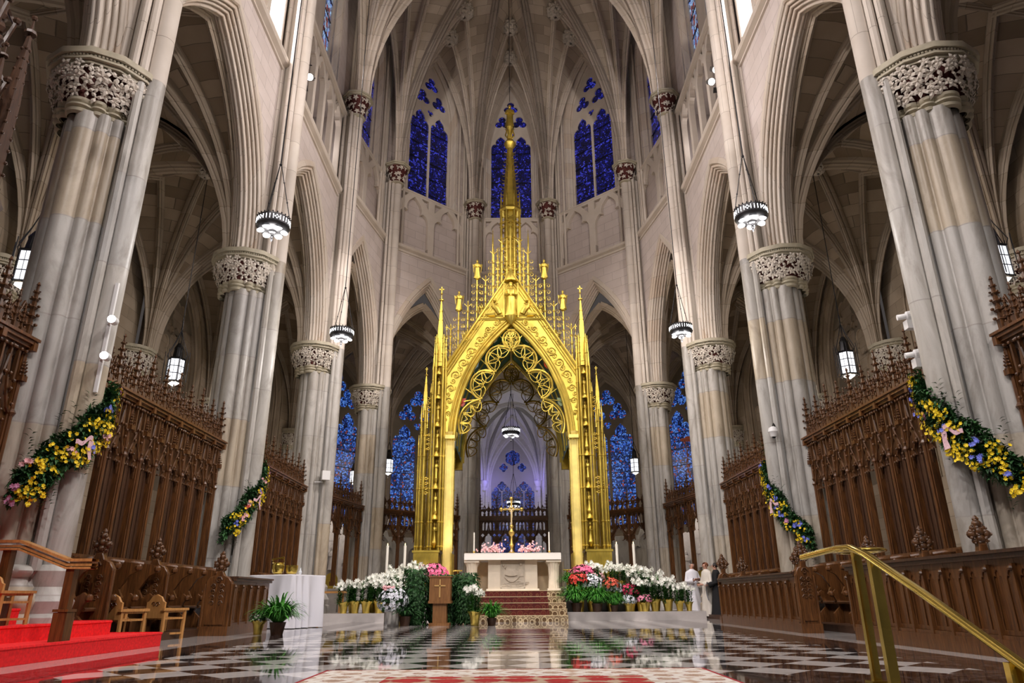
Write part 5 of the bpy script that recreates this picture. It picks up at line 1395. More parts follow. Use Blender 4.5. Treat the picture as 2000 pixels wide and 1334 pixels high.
# ambo / lectern with cross
lc=thing('lectern','square oak lectern with a cross on its front, wrapped in ivy','lectern',(-1.86,18.5,0))
m=MB(); m.box((0,0,.255),(.34,.34,.51)); m.box((0,0,.03),(.5,.5,.06)); m.build('pedestal',M_WOODM,lc,smooth=False)
m=MB(); m.box((0,0,.54),(.56,.5,.06)); m.box((0,0,.84),(.52,.46,.56)); m.box((0,0,1.13),(.56,.5,.03)); m.build('reading_box',M_WOODM,lc,smooth=False)
m=MB(); m.box((0,-.24,.86),(.03,.02,.42)); m.box((0,-.24,.92),(.27,.02,.03)); m.build('cross',simple('pale_gilt_wood',(.55,.34,.12),.4),lc,smooth=False)
# small side table with cruet
st2=thing('side_table','small light wooden side table left of the lily bank','table',(-5.75,23.3,0))
for x in (-.32,.32):
    for y in (-.2,.2):
        m=MB(); m.box((x,y,.4),(.05,.05,.8)); m.build('leg',M_WOODL,st2,smooth=False)
m=MB(); m.box((0,0,.83),(.85,.5,.06)); m.build('table_top',M_WOODL,st2,smooth=False)
# side altars of white marble seen between the piers
M_WMARB=simple('white_altar_marble',(.70,.68,.70),.35,noise=.08)
def side_altar(label,x,y,rz):
    t=thing('side_altar',label,'altar',(x,y,0),rz)
    m=MB(); m.box((0,0,.5),(2.2,.9,1.0)); m.box((0,-.02,1.03),(2.4,1.0,.08)); m.build('altar_table',M_WMARB,t,smooth=False)
    m=MB(); m.box((0,.4,1.3),(2.3,.35,.5)); m.box((0,.5,2.4),(2.2,.15,2.2))
    for xx in (-1.0,-.35,.35,1.0): m.box((xx,.35,2.3),(.14,.14,2.0)); m.join(turret_mb(1.1,.11,4),Matrix.Translation((xx,.35,3.25)))
    m.raw([(-.5,.4,3.2),(.5,.4,3.2),(0,.4,4.4),(-.5,.5,3.2),(.5,.5,3.2),(0,.5,4.4)],[(0,1,2),(3,5,4),(0,2,5,3),(1,4,5,2)]); m.build('reredos',M_WMARB,t,smooth=False)
    m=MB(); pts=[(-.3,1.08),(-.3,1.45)]+[(x_,1.45+z_) for x_,z_ in parch(.3,.32,6)]+[(.3,1.45),(.3,1.08)]; m.prism(pts,-.02+.15,.2,plane='XZ'); m.build('gilt_tabernacle_door',M_GOLD,t,smooth=False)
    for xx in (-.68,0,.68):
        f=link('statue',figure_mb(1.0,3).mesh('statue',M_WMARB),t,(xx,.32,1.9 if xx==0 else 1.6))
    m=MB()
    for xx in (-.9,-.6,.6,.9): m.lathe([(.06,0),(.02,.05),(.02,.25),(.04,.27),(.022,.28),(.022,.5)],8,c=(xx,.1,1.07))
    m.build('candlesticks',M_GOLD,t)
    return t
side_altar('white marble side altar with gold door behind the left apse screen',-8.3,33.6,rad(28)); light('side_altar_fill','POINT',(-6.9,31.6,4.2),130,WARM,.2); light('side_altar_fill','POINT',(6.9,31.6,4.2),130,WARM,.2)  # unseen point lights added to brighten the side altars
side_altar('white marble side altar with gold door behind the two right-hand clergymen',8.5,33.4,rad(-28))
# white marble tombs / panels in the two apse arches next to the gilded canopy
for s,l in ((-1,'pale marble gothic panel wall seen through the left apse arch'),(1,'pale marble gothic panel wall seen through the right apse arch')):
    t=thing('marble_monument',l,'monument',(s*5.6,36.0,0),-s*rad(33))
    polys=[[(-2,0),(2,0),(2,3.5),(1.3,3.5),(1,4.3),(.7,3.5),(-.7,3.5),(-1,4.3),(-1.3,3.5),(-2,3.5)],lancet(-1,.6,.9,2.5),lancet(1,.6,.9,2.5)]
    link('tracery_front',plate_mesh(polys,.2,.02,M_PIER,'m'),t); m=MB(); m.box((0,.2,1.7),(4,.2,3.4)); m.build('back_slab',M_PIER,t,smooth=False)
# ================================================================ flowers
def leafmat(name,c1,c2,rough=.6):
    m,nt,bs=mat(name); bs.inputs['Roughness'].default_value=rough
    tc=N(nt,'ShaderNodeTexCoord'); nz=N(nt,'ShaderNodeTexNoise',i_Scale=9.0,i_Detail=2.0); nt.links.new(tc.outputs['Object'],nz.inputs['Vector'])
    nt.links.new(ramp(nt,nz.outputs[0],[(.35,c1),(.65,c2)]),bs.inputs['Base Color']); return m
M_DGREEN=leafmat('dark_glossy_leaf',(.010,.045,.012),(.035,.13,.03))
M_FERN=leafmat('bright_fern_leaf',(.02,.13,.012),(.08,.34,.035))
M_LEAF=leafmat('lily_leaf',(.018,.085,.012),(.06,.21,.03))
def petal(name,c,e=.15): return simple(name,c,.6,noise=e,nscale=25)
M_PW=petal('white_petal',(.80,.81,.74),.06); M_PWC=petal('cool_white_petal',(.74,.76,.84),.06); M_PPK=petal('pink_petal',(.78,.14,.30)); M_PRED=petal('red_petal',(.60,.04,.03)); M_PMAG=petal('magenta_petal',(.48,.015,.08))
M_PLPK=petal('pale_pink_petal',(.80,.45,.48)); M_PYEL=petal('yellow_petal',(.82,.60,.01)); M_PBLU=petal('blue_petal',(.16,.20,.72)); M_PCOR=petal('coral_petal',(.70,.12,.07)); M_PMAU=petal('mauve_petal',(.55,.24,.42))
M_FOIL=gold_mat('gold_foil',(.85,.66,.16),.3)
def leafq(m,p,d,up,L,W,curl=.25,mi=0):
    d=d.normalized(); s=d.cross(up); s=s.normalized() if s.length>1e-4 else d.orthogonal().normalized(); u=s.cross(d)
    a=p+d*L*.45; t=p+d*L-u*L*curl
    b=len(m.v)
    for q in (p,a+s*W*.5+u*W*.12,t,a-s*W*.5+u*W*.12,a-u*W*.05): m.v.append(tuple(q)); m.uv.append((0,0))
    m.f+=[[b,b+1,b+4],[b+1,b+2,b+4],[b+2,b+3,b+4],[b+3,b,b+4]]; m.mi+=[mi]*4
def blade(m,p,ang,L,H,W,rnd,droop=1.0,mi=0,n=5):
    """strap leaf rising and arching outward"""
    dx,dy=cos(ang),sin(ang); pts=[]
    for i in range(n+1):
        t=i/n; r=L*t**1.1; z=H*(1.9*t-1.25*droop*t*t); pts.append(Vector((p[0]+dx*r,p[1]+dy*r,p[2]+z)))
    s=Vector((-dy,dx,0)); b=len(m.v)
    for i,q in enumerate(pts):
        w=W*(sin(pi*min(1,.18+.82*i/n))+.02)
        for e in (-1,1): m.v.append(tuple(q+s*w*e+Vector((0,0,w*.35*abs(e))))); m.uv.append((0,0))
    for i in range(n): m.f.append([b+2*i,b+2*i+1,b+2*i+3,b+2*i+2]); m.mi.append(mi)
def flower(m,p,nrm,r,k=5,cup=.25,mi=0,cmi=None):
    nrm=nrm.normalized(); M=Matrix.Translation(p)@nrm.to_track_quat('Z','Y').to_matrix().to_4x4()@Matrix.Rotation(random.random()*6,4,'Z')
    for j in range(k):
        a=2*pi*j/k; c,s=cos(a),sin(a)
        def q(x,y,z): return (x*c-y*s,x*s+y*c,z)
        m.raw([q(0,0,0),q(.5*r,.36*r,cup*r*.6),q(r,.16*r,cup*r),q(r,-.16*r,cup*r),q(.5*r,-.36*r,cup*r*.6)],[(0,4,3,2,1)],mi=mi,M=M)
    if cmi is not None: m.sphere((0,0,r*.12),r*.16,5,3,mi=cmi,M=M)
def foil_pot(h=.26,r=.15,seed=0):
    rnd=random.Random(seed); m=MB(); n=28; rows=[]
    for z,k in ((0,.72),(h*.05,.74),(h*.5,.86),(h*.9,1.0),(h*1.08,1.22),(h*1.2,1.38),(h*1.15,1.30),(h*.9,.95)):
        rows.append([Vector(((r*k*(1+rnd.uniform(-.05,.05)+(.06 if z>h and i%2 else 0)))*cos(2*pi*i/n),(r*k*(1+rnd.uniform(-.05,.05)))*sin(2*pi*i/n),z+(rnd.uniform(-.02,.03) if z>h else 0))) for i in range(n)])
    m.grid(rows,close=True); return m
def lily_meshes(seed):
    rnd=random.Random(seed); f=MB(); b=MB()
    for st in range(6):
        x,y=rnd.uniform(-.13,.13),rnd.uniform(-.12,.12); top=rnd.uniform(.72,.90); f.tube([(x,y,.2),(x*1.5,y*1.5,top)],.008,5)
        for i in range(40):
            z=lerp(.24,top-.06,i/40); a=rnd.random()*2*pi; blade(f,(x*1.3,y*1.3,z),a,rnd.uniform(.16,.26),rnd.uniform(.03,.10),.017,rnd,1.0,n=3)
        for j in range(5):
            a=rnd.random()*2*pi; o=Vector((x*1.5,y*1.5,top-.05*(j>2))); d=Vector((cos(a),sin(a),rnd.uniform(-.1,.5))).normalized(); e=o+d*rnd.uniform(.05,.08)
            M=Matrix.Translation(e)@d.to_track_quat('Z','Y').to_matrix().to_4x4()
            M=M@Matrix.Scale(.76,4); b.lathe([(.008,0),(.014,.04),(.030,.09),(.036,.11)],6,M=M)
            for k in range(6):
                t=k*pi/3; 
                def q(r,w,z): return (r*cos(t)-w*sin(t),r*sin(t)+w*cos(t),z)
                b.raw([q(.025,.02,.10),q(.055,.024,.125),q(.095,0,.12),q(.055,-.024,.125),q(.025,-.02,.10)],[(0,1,2,3,4)],M=M)
            b.sphere((0,0,.1),.008,4,3,M=M)
    return foil_pot(.27,.13,seed).mesh('foil_pot',M_FOIL,ang=.4),f.mesh('leaves',M_LEAF,smooth=False),b.mesh('trumpet_blossoms',M_PW,ang=.5)
LILY=[lily_meshes(i) for i in range(4)]
def plant(name,label,cat,loc,parts,s=1,rz=0,group=None):
    t=thing(name,label,cat,loc,rz,group); t.scale=(s,s,s)
    for n_,me in parts: link(n_,me,t)
    return t
def dome_flowers(seed,R,H,z0,cnt,fr,pm,cup=.2,leafm=None,k=5,low=-.25,lw=.05):
    rnd=random.Random(seed); f=MB(); b=MB()
    for i in range(int(cnt*1.5)):
        a=rnd.random()*2*pi; el=rnd.uniform(low,1); u=Vector((cos(a)*sqrt(max(0,1-el*el)),sin(a)*sqrt(max(0,1-el*el)),el))
        p=Vector((u.x*R,u.y*R,z0+u.z*H))*1.0; leafq(f,p*.86+Vector((0,0,z0*.14)),(u+Vector((rnd.uniform(-.6,.6),rnd.uniform(-.6,.6),rnd.uniform(-.3,.6)))),Vector((0,0,1)),rnd.uniform(.07,.11),lw)
    for i in range(cnt):
        a=rnd.random()*2*pi; el=rnd.uniform(low,1); u=Vector((cos(a)*sqrt(max(0,1-el*el)),sin(a)*sqrt(max(0,1-el*el)),el)); q=rnd.uniform(.92,1.08)
        p=Vector((u.x*R*q,u.y*R*q,z0+u.z*H*q)); flower(b,p,u+Vector((rnd.uniform(-.3,.3),rnd.uniform(-.3,.3),0)),fr*rnd.uniform(.8,1.15),k,cup,0,None)
    f.lathe([(R*.1,z0-H*.3),(R*.7,z0-H*.1),(R*.72,z0+H*.4),(R*.3,z0+H*.8),(.01,z0+H*.85)],10)
    return [('leaves',f.mesh('leaves',leafm or M_DGREEN,smooth=False)),('blossoms',b.mesh('blossoms',pm,smooth=False))]
def fern_parts(seed,L=.62,H=.50,n=260,m_=None,W=.020,z0=.20,pot=True):
    rnd=random.Random(seed); f=MB()
    for i in range(n):
        a=rnd.random()*2*pi; k=rnd.uniform(.25,1.05); blade(f,(.07*cos(a),.07*sin(a),z0),a,L*k,H*rnd.uniform(.5,1.3)*(1.3-.5*k),W*rnd.uniform(.7,1.2),rnd,rnd.uniform(.85,1.45))
    out=[('fronds',f.mesh('fronds',m_ or M_FERN,smooth=True))]
    if pot: 
        p=MB(); p.lathe([(.11,0),(.15,.2),(.16,.22),(.13,.22),(.12,.16)],14); out.append(('pot',p.mesh('pot',M_WOODD)))
    return out
POT=('foil_pot',foil_pot(.24,.14,9).mesh('foil_pot',M_FOIL,ang=.4))
# lilies, right bank: (x,y,z,scale)
R_L=[(3.72,22.05,.23,.98),(4.12,22.0,.23,1.0),(4.52,22.1,.23,1.02),(4.85,22.0,.23,.84),(5.15,22.1,.23,.76)]
R_U=[(2.62,22.65,.83,.82),(2.95,22.6,.83,.78),(3.28,22.65,.83,.80),(2.45,23.15,.83,.92),(3.75,22.5,.23,1.35),(4.25,22.55,.23,1.25),(4.65,22.6,.23,1.05),(5.0,22.65,.23,.86),(3.6,23.0,.23,1.45),(3.1,23.0,.83,.9),(4.0,22.9,.23,1.35)]
for i,(x,y,z,s) in enumerate(R_L):
    plant('potted_lily','white potted lily in gold foil, front row at right, %s'%('next to the pink flowers','second from the pink flowers','in the middle of the row','second from the outer end','at the outer end')[i],'potted lily',(x,y,z),list(zip(('foil_pot','leaves','trumpet_blossoms'),LILY[i%4])),s,i*1.7,'white lilies right of the altar')
for i,(x,y,z,s) in enumerate(R_U):
    plant('potted_lily','white lily plant in the packed back rows right of the altar, pot hidden','potted lily',(x,y,z),list(zip(('foil_pot','leaves','trumpet_blossoms'),LILY[(i+1)%4])),s,i*2.1,'back row lilies right of the altar')
L_L=[(-5.05,22.0,.23,.95),(-4.72,22.05,.23,1.0),(-4.38,22.0,.23,1.0),(-4.02,22.05,.23,1.02)]
L_U=[(-4.9,22.5,.23,1.02),(-4.5,22.55,.23,1.12),(-4.1,22.6,.23,1.2),(-3.65,22.45,.23,1.28),(-3.25,22.5,.83,.85),(-2.85,22.55,.83,.82),(-3.15,23.0,.83,.98),(-3.6,22.95,.23,1.4),(-4.4,22.9,.23,1.2),(-2.95,22.2,.23,1.2)]
for i,(x,y,z,s) in enumerate(L_L):
    plant('potted_lily','white potted lily in gold foil, front row at left, %s'%('outermost, by the small side table','second from the side table','third from the side table','closest to the steel flower bucket')[i],'potted lily',(x,y,z),list(zip(('foil_pot','leaves','trumpet_blossoms'),LILY[(i+2)%4])),s,i*1.3,'white lilies left of the altar')
for i,(x,y,z,s) in enumerate(L_U):
    plant('potted_lily','white lily plant in the packed back rows left of the altar, pot hidden','potted lily',(x,y,z),list(zip(('foil_pot','leaves','trumpet_blossoms'),LILY[(i+3)%4])),s,i*1.9,'back row lilies left of the altar')
plant('potted_lily','single white lily in gold foil pot between the lectern and the altar steps','potted lily',(-.98,18.1,0),list(zip(('foil_pot','leaves','trumpet_blossoms'),LILY[1])),.98,.5)
plant('potted_lily','small white lily plant showing just left of the lectern, above the ivy','potted lily',(-2.95,19.4,.0),list(zip(('foil_pot','leaves','trumpet_blossoms'),LILY[2])),1.12,.5)
# azaleas and chrysanthemums
PINK_A=dome_flowers(1,.42,.30,.42,260,.050,M_PPK,lw=.04); PINK_B=dome_flowers(2,.40,.28,.42,230,.050,M_PPK)
plant('pink_azalea','large bright pink azalea left of the altar at the foot of the gilded columns','azalea',(-2.55,22.85,.83),PINK_A+[POT],1.12)
plant('pink_azalea','large bright pink azalea right of the altar at the foot of the gilded columns','azalea',(2.12,22.85,.83),PINK_B+[POT],1.05)
plant('pink_azalea','pale pink azalea mixed with white lilies behind the red flowers, right','azalea',(2.72,22.25,.83) if False else (2.5,22.6,.83),dome_flowers(3,.26,.2,.36,110,.045,M_PLPK)+[POT],.95)
WH=dome_flowers(4,.30,.22,.36,150,.045,M_PWC); WH2=dome_flowers(14,.30,.24,.66,190,.042,M_PWC); POTT=('foil_pot',foil_pot(.46,.15,12).mesh('foil_pot',M_FOIL,ang=.4))
plant('red_azalea','red azalea at the right of the altar stairs, upper one under the pink azalea','azalea',(1.90,22.0,.23),dome_flowers(5,.28,.25,.85,140,.045,M_PRED)+[('foil_pot',foil_pot(.5,.16,3).mesh('foil_pot',M_FOIL))],1.0)
plant('red_azalea','coral red azalea behind the white chrysanthemums on the right','azalea',(2.85,21.98,.23),dome_flowers(6,.26,.22,.72,120,.045,M_PCOR)+[('foil_pot',foil_pot(.45,.16,4).mesh('foil_pot',M_FOIL))],1.0)
plant('white_chrysanthemum','white chrysanthemum trailing above the ferns nearest the altar steps','chrysanthemum',(2.30,22.15,.23),WH2+[POTT],1.15)
plant('white_chrysanthemum','white chrysanthemum on the right, between fern and red flowers','chrysanthemum',(2.92,22.1,.23),WH2+[POTT],.95)
plant('white_chrysanthemum','low white chrysanthemum in gold foil, front edge of the right plinth','chrysanthemum',(3.32,21.9,.23),WH+[POT],.78,1)
plant('magenta_azalea','dark red azalea behind the low white chrysanthemum on the right','azalea',(3.42,22.1,.23),dome_flowers(7,.27,.2,.5,110,.042,M_PMAG)+[POT],1.1)
plant('pink_azalea','small pink and magenta azalea in gold foil, front edge of the right plinth','azalea',(3.82,21.9,.23),dome_flowers(8,.26,.18,.38,120,.04,petal('rose_petal',(.75,.25,.38)))+[POT],.85)
sb=plant('white_impatiens','white flowers spilling over a brushed steel bucket left of the lectern','flower pot',(-3.02,18.3,0),dome_flowers(9,.36,.30,.58,240,.045,M_PWC,low=-.8),1)
m=MB(); m.lathe([(.18,0),(.185,.02),(.19,.38),(.20,.40),(.18,.40),(.17,.3)],24); m.build('steel_bucket',M_STEEL,sb)
m=MB()
for i in range(22): flower(m,Vector((-.1+random.uniform(-.12,.12),random.uniform(-.15,.0),.86+random.uniform(-.05,.05))),Vector((0,-.6,1)),.05)
m.build('pink_blossoms',M_PLPK,sb)
plant('white_chrysanthemum','small white chrysanthemum in a gold foil pot beside the left table cloth','chrysanthemum',(-4.95,14.45,0),dome_flowers(10,.22,.17,.32,60,.028,M_PW)+[('foil_pot',foil_pot(.24,.12,6).mesh('foil_pot',M_FOIL,ang=.4))],.85)
# ferns
FERNS=[fern_parts(i,pot=True) for i in range(2)]+[fern_parts(5,L=.62,H=.52,n=420,W=.017,z0=.20,pot=True)]
for (x,y,z,s,l,k) in ((-4.55,14.35,0,1.0,'bright green potted fern in front of the left white tablecloth',0),(-.58,18.2,0,.80,'bright green fern on the floor left of the altar steps',1),
                 (1.82,21.95,.23,1.12,'bright green fern on the right, touching the altar steps',2),(2.40,21.80,.23,1.05,'bright green fern spilling over the right plinth, middle one',2),(2.90,21.80,.23,.80,'bright green fern low on the right plinth, beside the foil pots',2),
                 (1.74,22.62,.83,.80,'bright green fern high beside the right end of the altar',2)):
    plant('green_fern',l,'fern',(x,y,z),FERNS[k],s)
# foliage round the lectern
def ivy_mesh(seed,cx,cy,rx,ry,z0,z1,n):
    rnd=random.Random(seed); f=MB()
    for i in range(n):
        a=rnd.random()*2*pi; z=rnd.uniform(z0,z1); k=rnd.uniform(.6,1.0); sh=.75+.25*sin(pi*(z-z0)/(z1-z0))
        k=rnd.uniform(.72,1.0); p=Vector((cx+rx*k*sh*cos(a),cy+ry*k*sh*sin(a),z)); d=Vector((cos(a),sin(a),rnd.uniform(-1.6,.2))); leafq(f,p,d,Vector((0,0,1)),rnd.uniform(.06,.11),rnd.uniform(.04,.07))
    f.lathe([(rx*.5,z0),(rx*.68,z0+.2),(rx*.62,z1-.15),(.01,z1-.03)],8,c=(cx,cy,0),sy=ry/rx)
    return f
t=thing('ivy_plant','dark trailing ivy bush left of the lectern, full height to the floor','ivy',(-2.52,18.75,0)); ivy_mesh(1,0,0,.36,.3,0,1.35,1300).build('trailing_leaves',M_DGREEN,t,smooth=False)
t=thing('ivy_plant','dark trailing ivy between the lectern and the altar','ivy',(-1.22,18.9,0)); ivy_mesh(2,0,0,.34,.28,0.05,1.25,1300).build('trailing_leaves',M_DGREEN,t,smooth=False); m=MB(); m.tube([(0,0,0),(0,0,.4)],.03,6); m.build('stand',M_IRON,t)
t=thing('dark_fern','spreading dark green fern on the floor left of the lectern ivy','fern',(-2.72,18.45,0)); 
for n_,me in fern_parts(7,.55,.30,80,M_DGREEN,.03): link(n_,me,t)
t=thing('ivy_plant','low band of green leaves at the foot of the lectern','ivy',(-1.86,19.05,0)); ivy_mesh(3,0,0,.62,.2,0,1.22,1600).build('trailing_leaves',M_DGREEN,t,smooth=False)
# pink blossom sprays on the altar
for x,l in ((-.62,'low spray of pale pink blossoms on the altar, left of the cross'),(.52,'low spray of pale pink blossoms on the altar, right of the cross')):
    t=thing('pink_blossom_spray',l,'flowers',(CX+x,22.95,1.93)); rnd=random.Random(int(x*10)+50); m=MB(); st_=MB()
    for i in range(130):
        p=Vector((rnd.gauss(0,.18),rnd.uniform(-.1,.1),.06+abs(rnd.gauss(0,.11)))); flower(m,p,Vector((rnd.uniform(-1,1),-.8,rnd.uniform(0,1))),.034,5,.3)
    for i in range(10): st_.tube([(0,0,0),(rnd.uniform(-.3,.3),0,rnd.uniform(.1,.25))],.006,4)
    m.build('blossoms',M_PLPK,t,smooth=False); st_.build('twigs',M_DGREEN,t)

# garlands wound across the piers
def garland(label,px,py,side,z_hi,z_lo,a_hi,a_lo,R=1.0,wid=.36,seed=1,kind=0):
    """side +1: right pier. angle measured from the nave direction towards the camera"""
    rnd=random.Random(seed); t=thing('flower_garland',label,'garland',(px,py,0)); G=MB(); Y=MB(); acc=MB(); cols=[M_PBLU,M_PMAU,M_PLPK,M_PCOR]
    def pos(u,v,w):
        a=lerp(a_hi,a_lo,u); r=R+w; x=-side*r*cos(rad(a)); y=-r*sin(rad(a)); z=lerp(z_hi,z_lo,u)+v; return Vector((x,y,z)),Vector((-side*cos(rad(a)),-sin(rad(a)),0))
    for i in range(4200):
        u=rnd.random(); v=rnd.uniform(-1,1)*wid*(.62+.16*sin(u*17+seed))*(1-.30*abs(2*u-1)); p,n=pos(u,v,rnd.uniform(-.07,.11)); d=n*.5+Vector((rnd.uniform(-1,1),rnd.uniform(-1,1),rnd.uniform(-1,.9)))
        leafq(G,p,d,Vector((0,0,1)),rnd.uniform(.07,.13),rnd.uniform(.035,.06))
    for k in range(9):        # loose sprigs
        u=rnd.uniform(0,1); s0=1 if k%2 else -1; p,n=pos(u,s0*wid*.5,.05); 
        for j in range(11):
            q=p+Vector((rnd.uniform(-.04,.04),0,s0*(.02+.035*j))) if s0>0 else p+Vector((0,rnd.uniform(-.03,.03),-.035*j)); leafq(G,q,n*.4+Vector((rnd.choice((-1,1))*.8,0,.5)),Vector((0,0,1)),.09,.035)
    for i in range(78 if kind==0 else 52):
        u=rnd.random()*.93; v=rnd.uniform(-.75,.45)*wid*.95; p,n=pos(u,v,.13)
        for j in range(6):
            q=p+Vector((rnd.uniform(-.06,.06),rnd.uniform(-.06,.06),rnd.uniform(-.06,.06))); flower(Y,q,n+Vector((rnd.uniform(-.7,.7),rnd.uniform(-.7,.7),rnd.uniform(-.5,.6))),.027,6,.3)
    for i in range(9):
        u=rnd.random(); v=rnd.uniform(-.4,.5)*wid; p,n=pos(u,v,.14); mi=rnd.choice((0,0,1,2,3) if side<0 else (0,0,0,1))
        for j in range(8): flower(acc,p+Vector((rnd.uniform(-.05,.05),rnd.uniform(-.05,.05),rnd.uniform(-.05,.05))),n+Vector((rnd.uniform(-.6,.6),rnd.uniform(-.6,.6),0)),.034,6,.3,mi=mi)
    G.build('foliage',M_DGREEN,t,smooth=False); Y.build('yellow_blossoms',M_PYEL,t,smooth=False); acc.build('coloured_blossoms',cols,t,smooth=False)
    rb=MB(); rows=[]
    for i in range(9):
        u=.47+.15*i/8*(1); p,n=pos(u,-.02+.03*sin(i)+ (.5*lerp(0,z_hi-z_lo,.15)*i/8),.19); rows.append([p+Vector((0,0,.032)),p-Vector((0,0,.032))])
    rb.grid(rows); p,n=pos(.47,-.05,.18); s=Vector((n.y,-n.x,0)); rb.grid([[p+s*.05,p-s*.04],[p+s*.06+Vector((0,0,-.14)),p-s*.02+Vector((0,0,-.14))],[p+s*.03+n*.03+Vector((0,0,-.28)),p-s*.05+Vector((0,0,-.26))]])
    rb.build('ribbon',M_RIBBON,t)
    return t
def ribbon_mat():
    m,nt,bs=mat('pale_pink_ribbon'); bs.inputs['Roughness'].default_value=.35
    tc=N(nt,'ShaderNodeTexCoord'); nz=N(nt,'ShaderNodeTexNoise',i_Scale=38.0,i_Detail=2.0,i_Distortion=2.0); nt.links.new(tc.outputs['Object'],nz.inputs['Vector'])
    nt.links.new(ramp(nt,nz.outputs[0],[(.50,(.72,.50,.54)),(.56,(.42,.16,.24)),(.62,(.72,.50,.54))]),bs.inputs['Base Color']); return m
M_RIBBON=ribbon_mat()
garland('large garland of yellow, blue and pink flowers with pale ribbon on the nearest left pier',-7,9.94,-1,3.50,2.0,-34,62,.84,.60,1)
garland('large garland of yellow flowers and dark leaves with pink ribbon on the nearest right pier',7,9.94,1,3.62,1.98,-32,70,.84,.56,2)
garland('smaller yellow flower garland on the second left pier',-7,16.9,-1,3.70,2.05,-36,62,.84,.52,3,1)
garland('smaller yellow flower garland with ribbon on the second right pier',7,16.9,1,3.66,1.75,-36,66,.84,.52,4,1)

# ================================================================ lamps
def crown_lamp():
    t=thing('crown_chandelier','x','chandelier')
    m=MB(); R=.30; n=48
    rows=[[Vector((r*cos(2*pi*i/n),r*sin(2*pi*i/n),z)) for i in range(n)] for r,z in ((R-.01,.16),(R,.17),(R,.155),(R*1.0,.02),(R*1.03,0),(R*.98,-.03),(R*.80,-.07),(R*.35,-.09),(.02,-.10))]
    m.grid(rows,close=True)
    for i in range(24): a=2*pi*i/24; m.sphere((R*cos(a),R*sin(a),.185),.016,5,4)
    m.lathe([(.10,-.085),(.08,-.12),(.04,-.14),(.02,-.17),(.035,-.20),(.015,-.23),(.03,-.26),(.005,-.30)],10)
    m.build('crown_ring',M_IRON,t,ang=.5)
    m=MB()
    for i in range(30):
        a=2*pi*i/30
        if i%5==0:
            for e in ((0,.03),(0,-.03),(.03,0),(-.03,0)): m.box(((R+.004)*cos(a+e[0]/R),(R+.004)*sin(a+e[0]/R),.085+e[1]),(.008,.020,.022),rz=a)
        else: m.box(((R+.004)*cos(a),(R+.004)*sin(a),.085),(.008,.012,.09),rz=a)
    m.build('lit_cut_outs',M_LAMP,t,smooth=False)
    for i in range(6):
        a=2*pi*i/6+.3; m=MB(); m.lathe([(.001,-.030),(.05,-.024),(.072,-.006),(.075,.012)],14,M=Matrix.Translation((R*.68*cos(a),R*.68*sin(a),-.085))@Matrix.Rotation(.32,4,Vector((-sin(a),cos(a),0)))); m.build('lamp_disc',M_LAMP,t)
    m=MB()
    for i in range(3):
        a=2*pi*i/3+.5; m.tube([(R*cos(a),R*sin(a),.17),(.02*cos(a),.02*sin(a),1.35)],.009,5)
        for q in (.35,.7): m.sphere((lerp(R,.02,q)*cos(a),lerp(R,.02,q)*sin(a),lerp(.17,1.35,q)),.018,5,4)
    m.sphere((0,0,1.37),.03,6,5); m.build('chains',M_IRON,t)
    return t
CL=crown_lamp()
for i,(x,y,z,l,s,top) in enumerate(((-4.5,11.5,7.15,'hanging iron crown lamp with bright discs, upper left, in front of the second pier',1,29),(4.5,11.6,7.35,'hanging iron crown lamp with bright discs, upper right, in front of the second pier',1,29),
    (-4.5,17.1,7.1,'hanging iron crown lamp on the left, lower and smaller in view, near the third pier',1,29),(4.5,17.5,7.3,'hanging iron crown lamp on the right, lower and smaller in view, near the third pier',1,29),
    (-.10,36.5,8.85,'crown lamp seen through the gilded canopy, in front of the pale vault',1.55,13.9),(.03,45.5,6.25,'small crown lamp glowing right behind the altar cross',1.4,12.6))):
    o=CL if i==0 else copy_tree(CL); o['label']=l; o['group']='crown chandeliers'; place(o,(x,y,z),0,s)
    m=MB(); k=(top-z)/s; m.tube([(0,0,1.36),(0,0,k)],.012 if s==1 else .008,5); m.build('suspension_cable',M_IRON,o)
    light('chandelier_light','POINT',(x,y,z-.35),190 if i<4 else 60,(1,.95,.92),.28)
m=MB(); m.tube([(0,0,0),(0,0,8.3)],.014,5); o=m.build('sanctuary_cable',M_IRON,None,loc=(CX,25.9,21.7)); tag(o,'thin dark cable hanging from the vault above the tip of the gilded spire','cable')
def lantern():
    t=thing('hanging_lantern','x','lantern'); R=.20
    m=MB(); m.lathe([(R*1.0,0),(R*1.02,.62)],6); m.lathe([(.01,-.12),(R*.85,-.02),(R*.85,0)],6); m.build('glass_panels',M_LANT,t,smooth=False)
    m=MB()
    for i in range(6):
        a=2*pi*i/6; x,y=R*1.06*cos(a),R*1.06*sin(a); m.box((x,y,.32),(.02,.02,.68),rz=a); m.tube([(x,y,.64),(x*1.25,y*1.25,.75),(x*.5,y*.5,1.15),(0,0,1.5)],.010,5); m.tube([(x*1.45,y*1.45,.0),(x*1.45,y*1.45,.85)],.010,5); m.sphere((x,y,.0),.03,5,4)
        a2=a+pi/6; m.box((R*.93*cos(a2),R*.93*sin(a2),.31),(.008,.008,.62),rz=a2)
    for z in (-.01,.22,.42,.62): m.lathe([(R*1.03,z-.01),(R*1.07,z),(R*1.03,z+.01)],6)
    for z in (0,.64): m.lathe([(R*1.05,z-.025),(R*1.2,z),(R*1.05,z+.025)],6)
    m.lathe([(R*.7,.66),(R*.55,.9),(R*.6,.95),(R*.2,1.1)],8)
    for i in range(10): a=2*pi*i/10; m.sphere((R*1.15*cos(a),R*1.15*sin(a),-.03),.022,5,4)
    m.lathe([(.02,-.12),(.04,-.16),(.01,-.24)],8); m.tube([(0,0,1.5),(0,0,1.75)],.02,6); m.build('iron_frame',M_IRON,t,ang=.5)
    return t
LN=lantern()
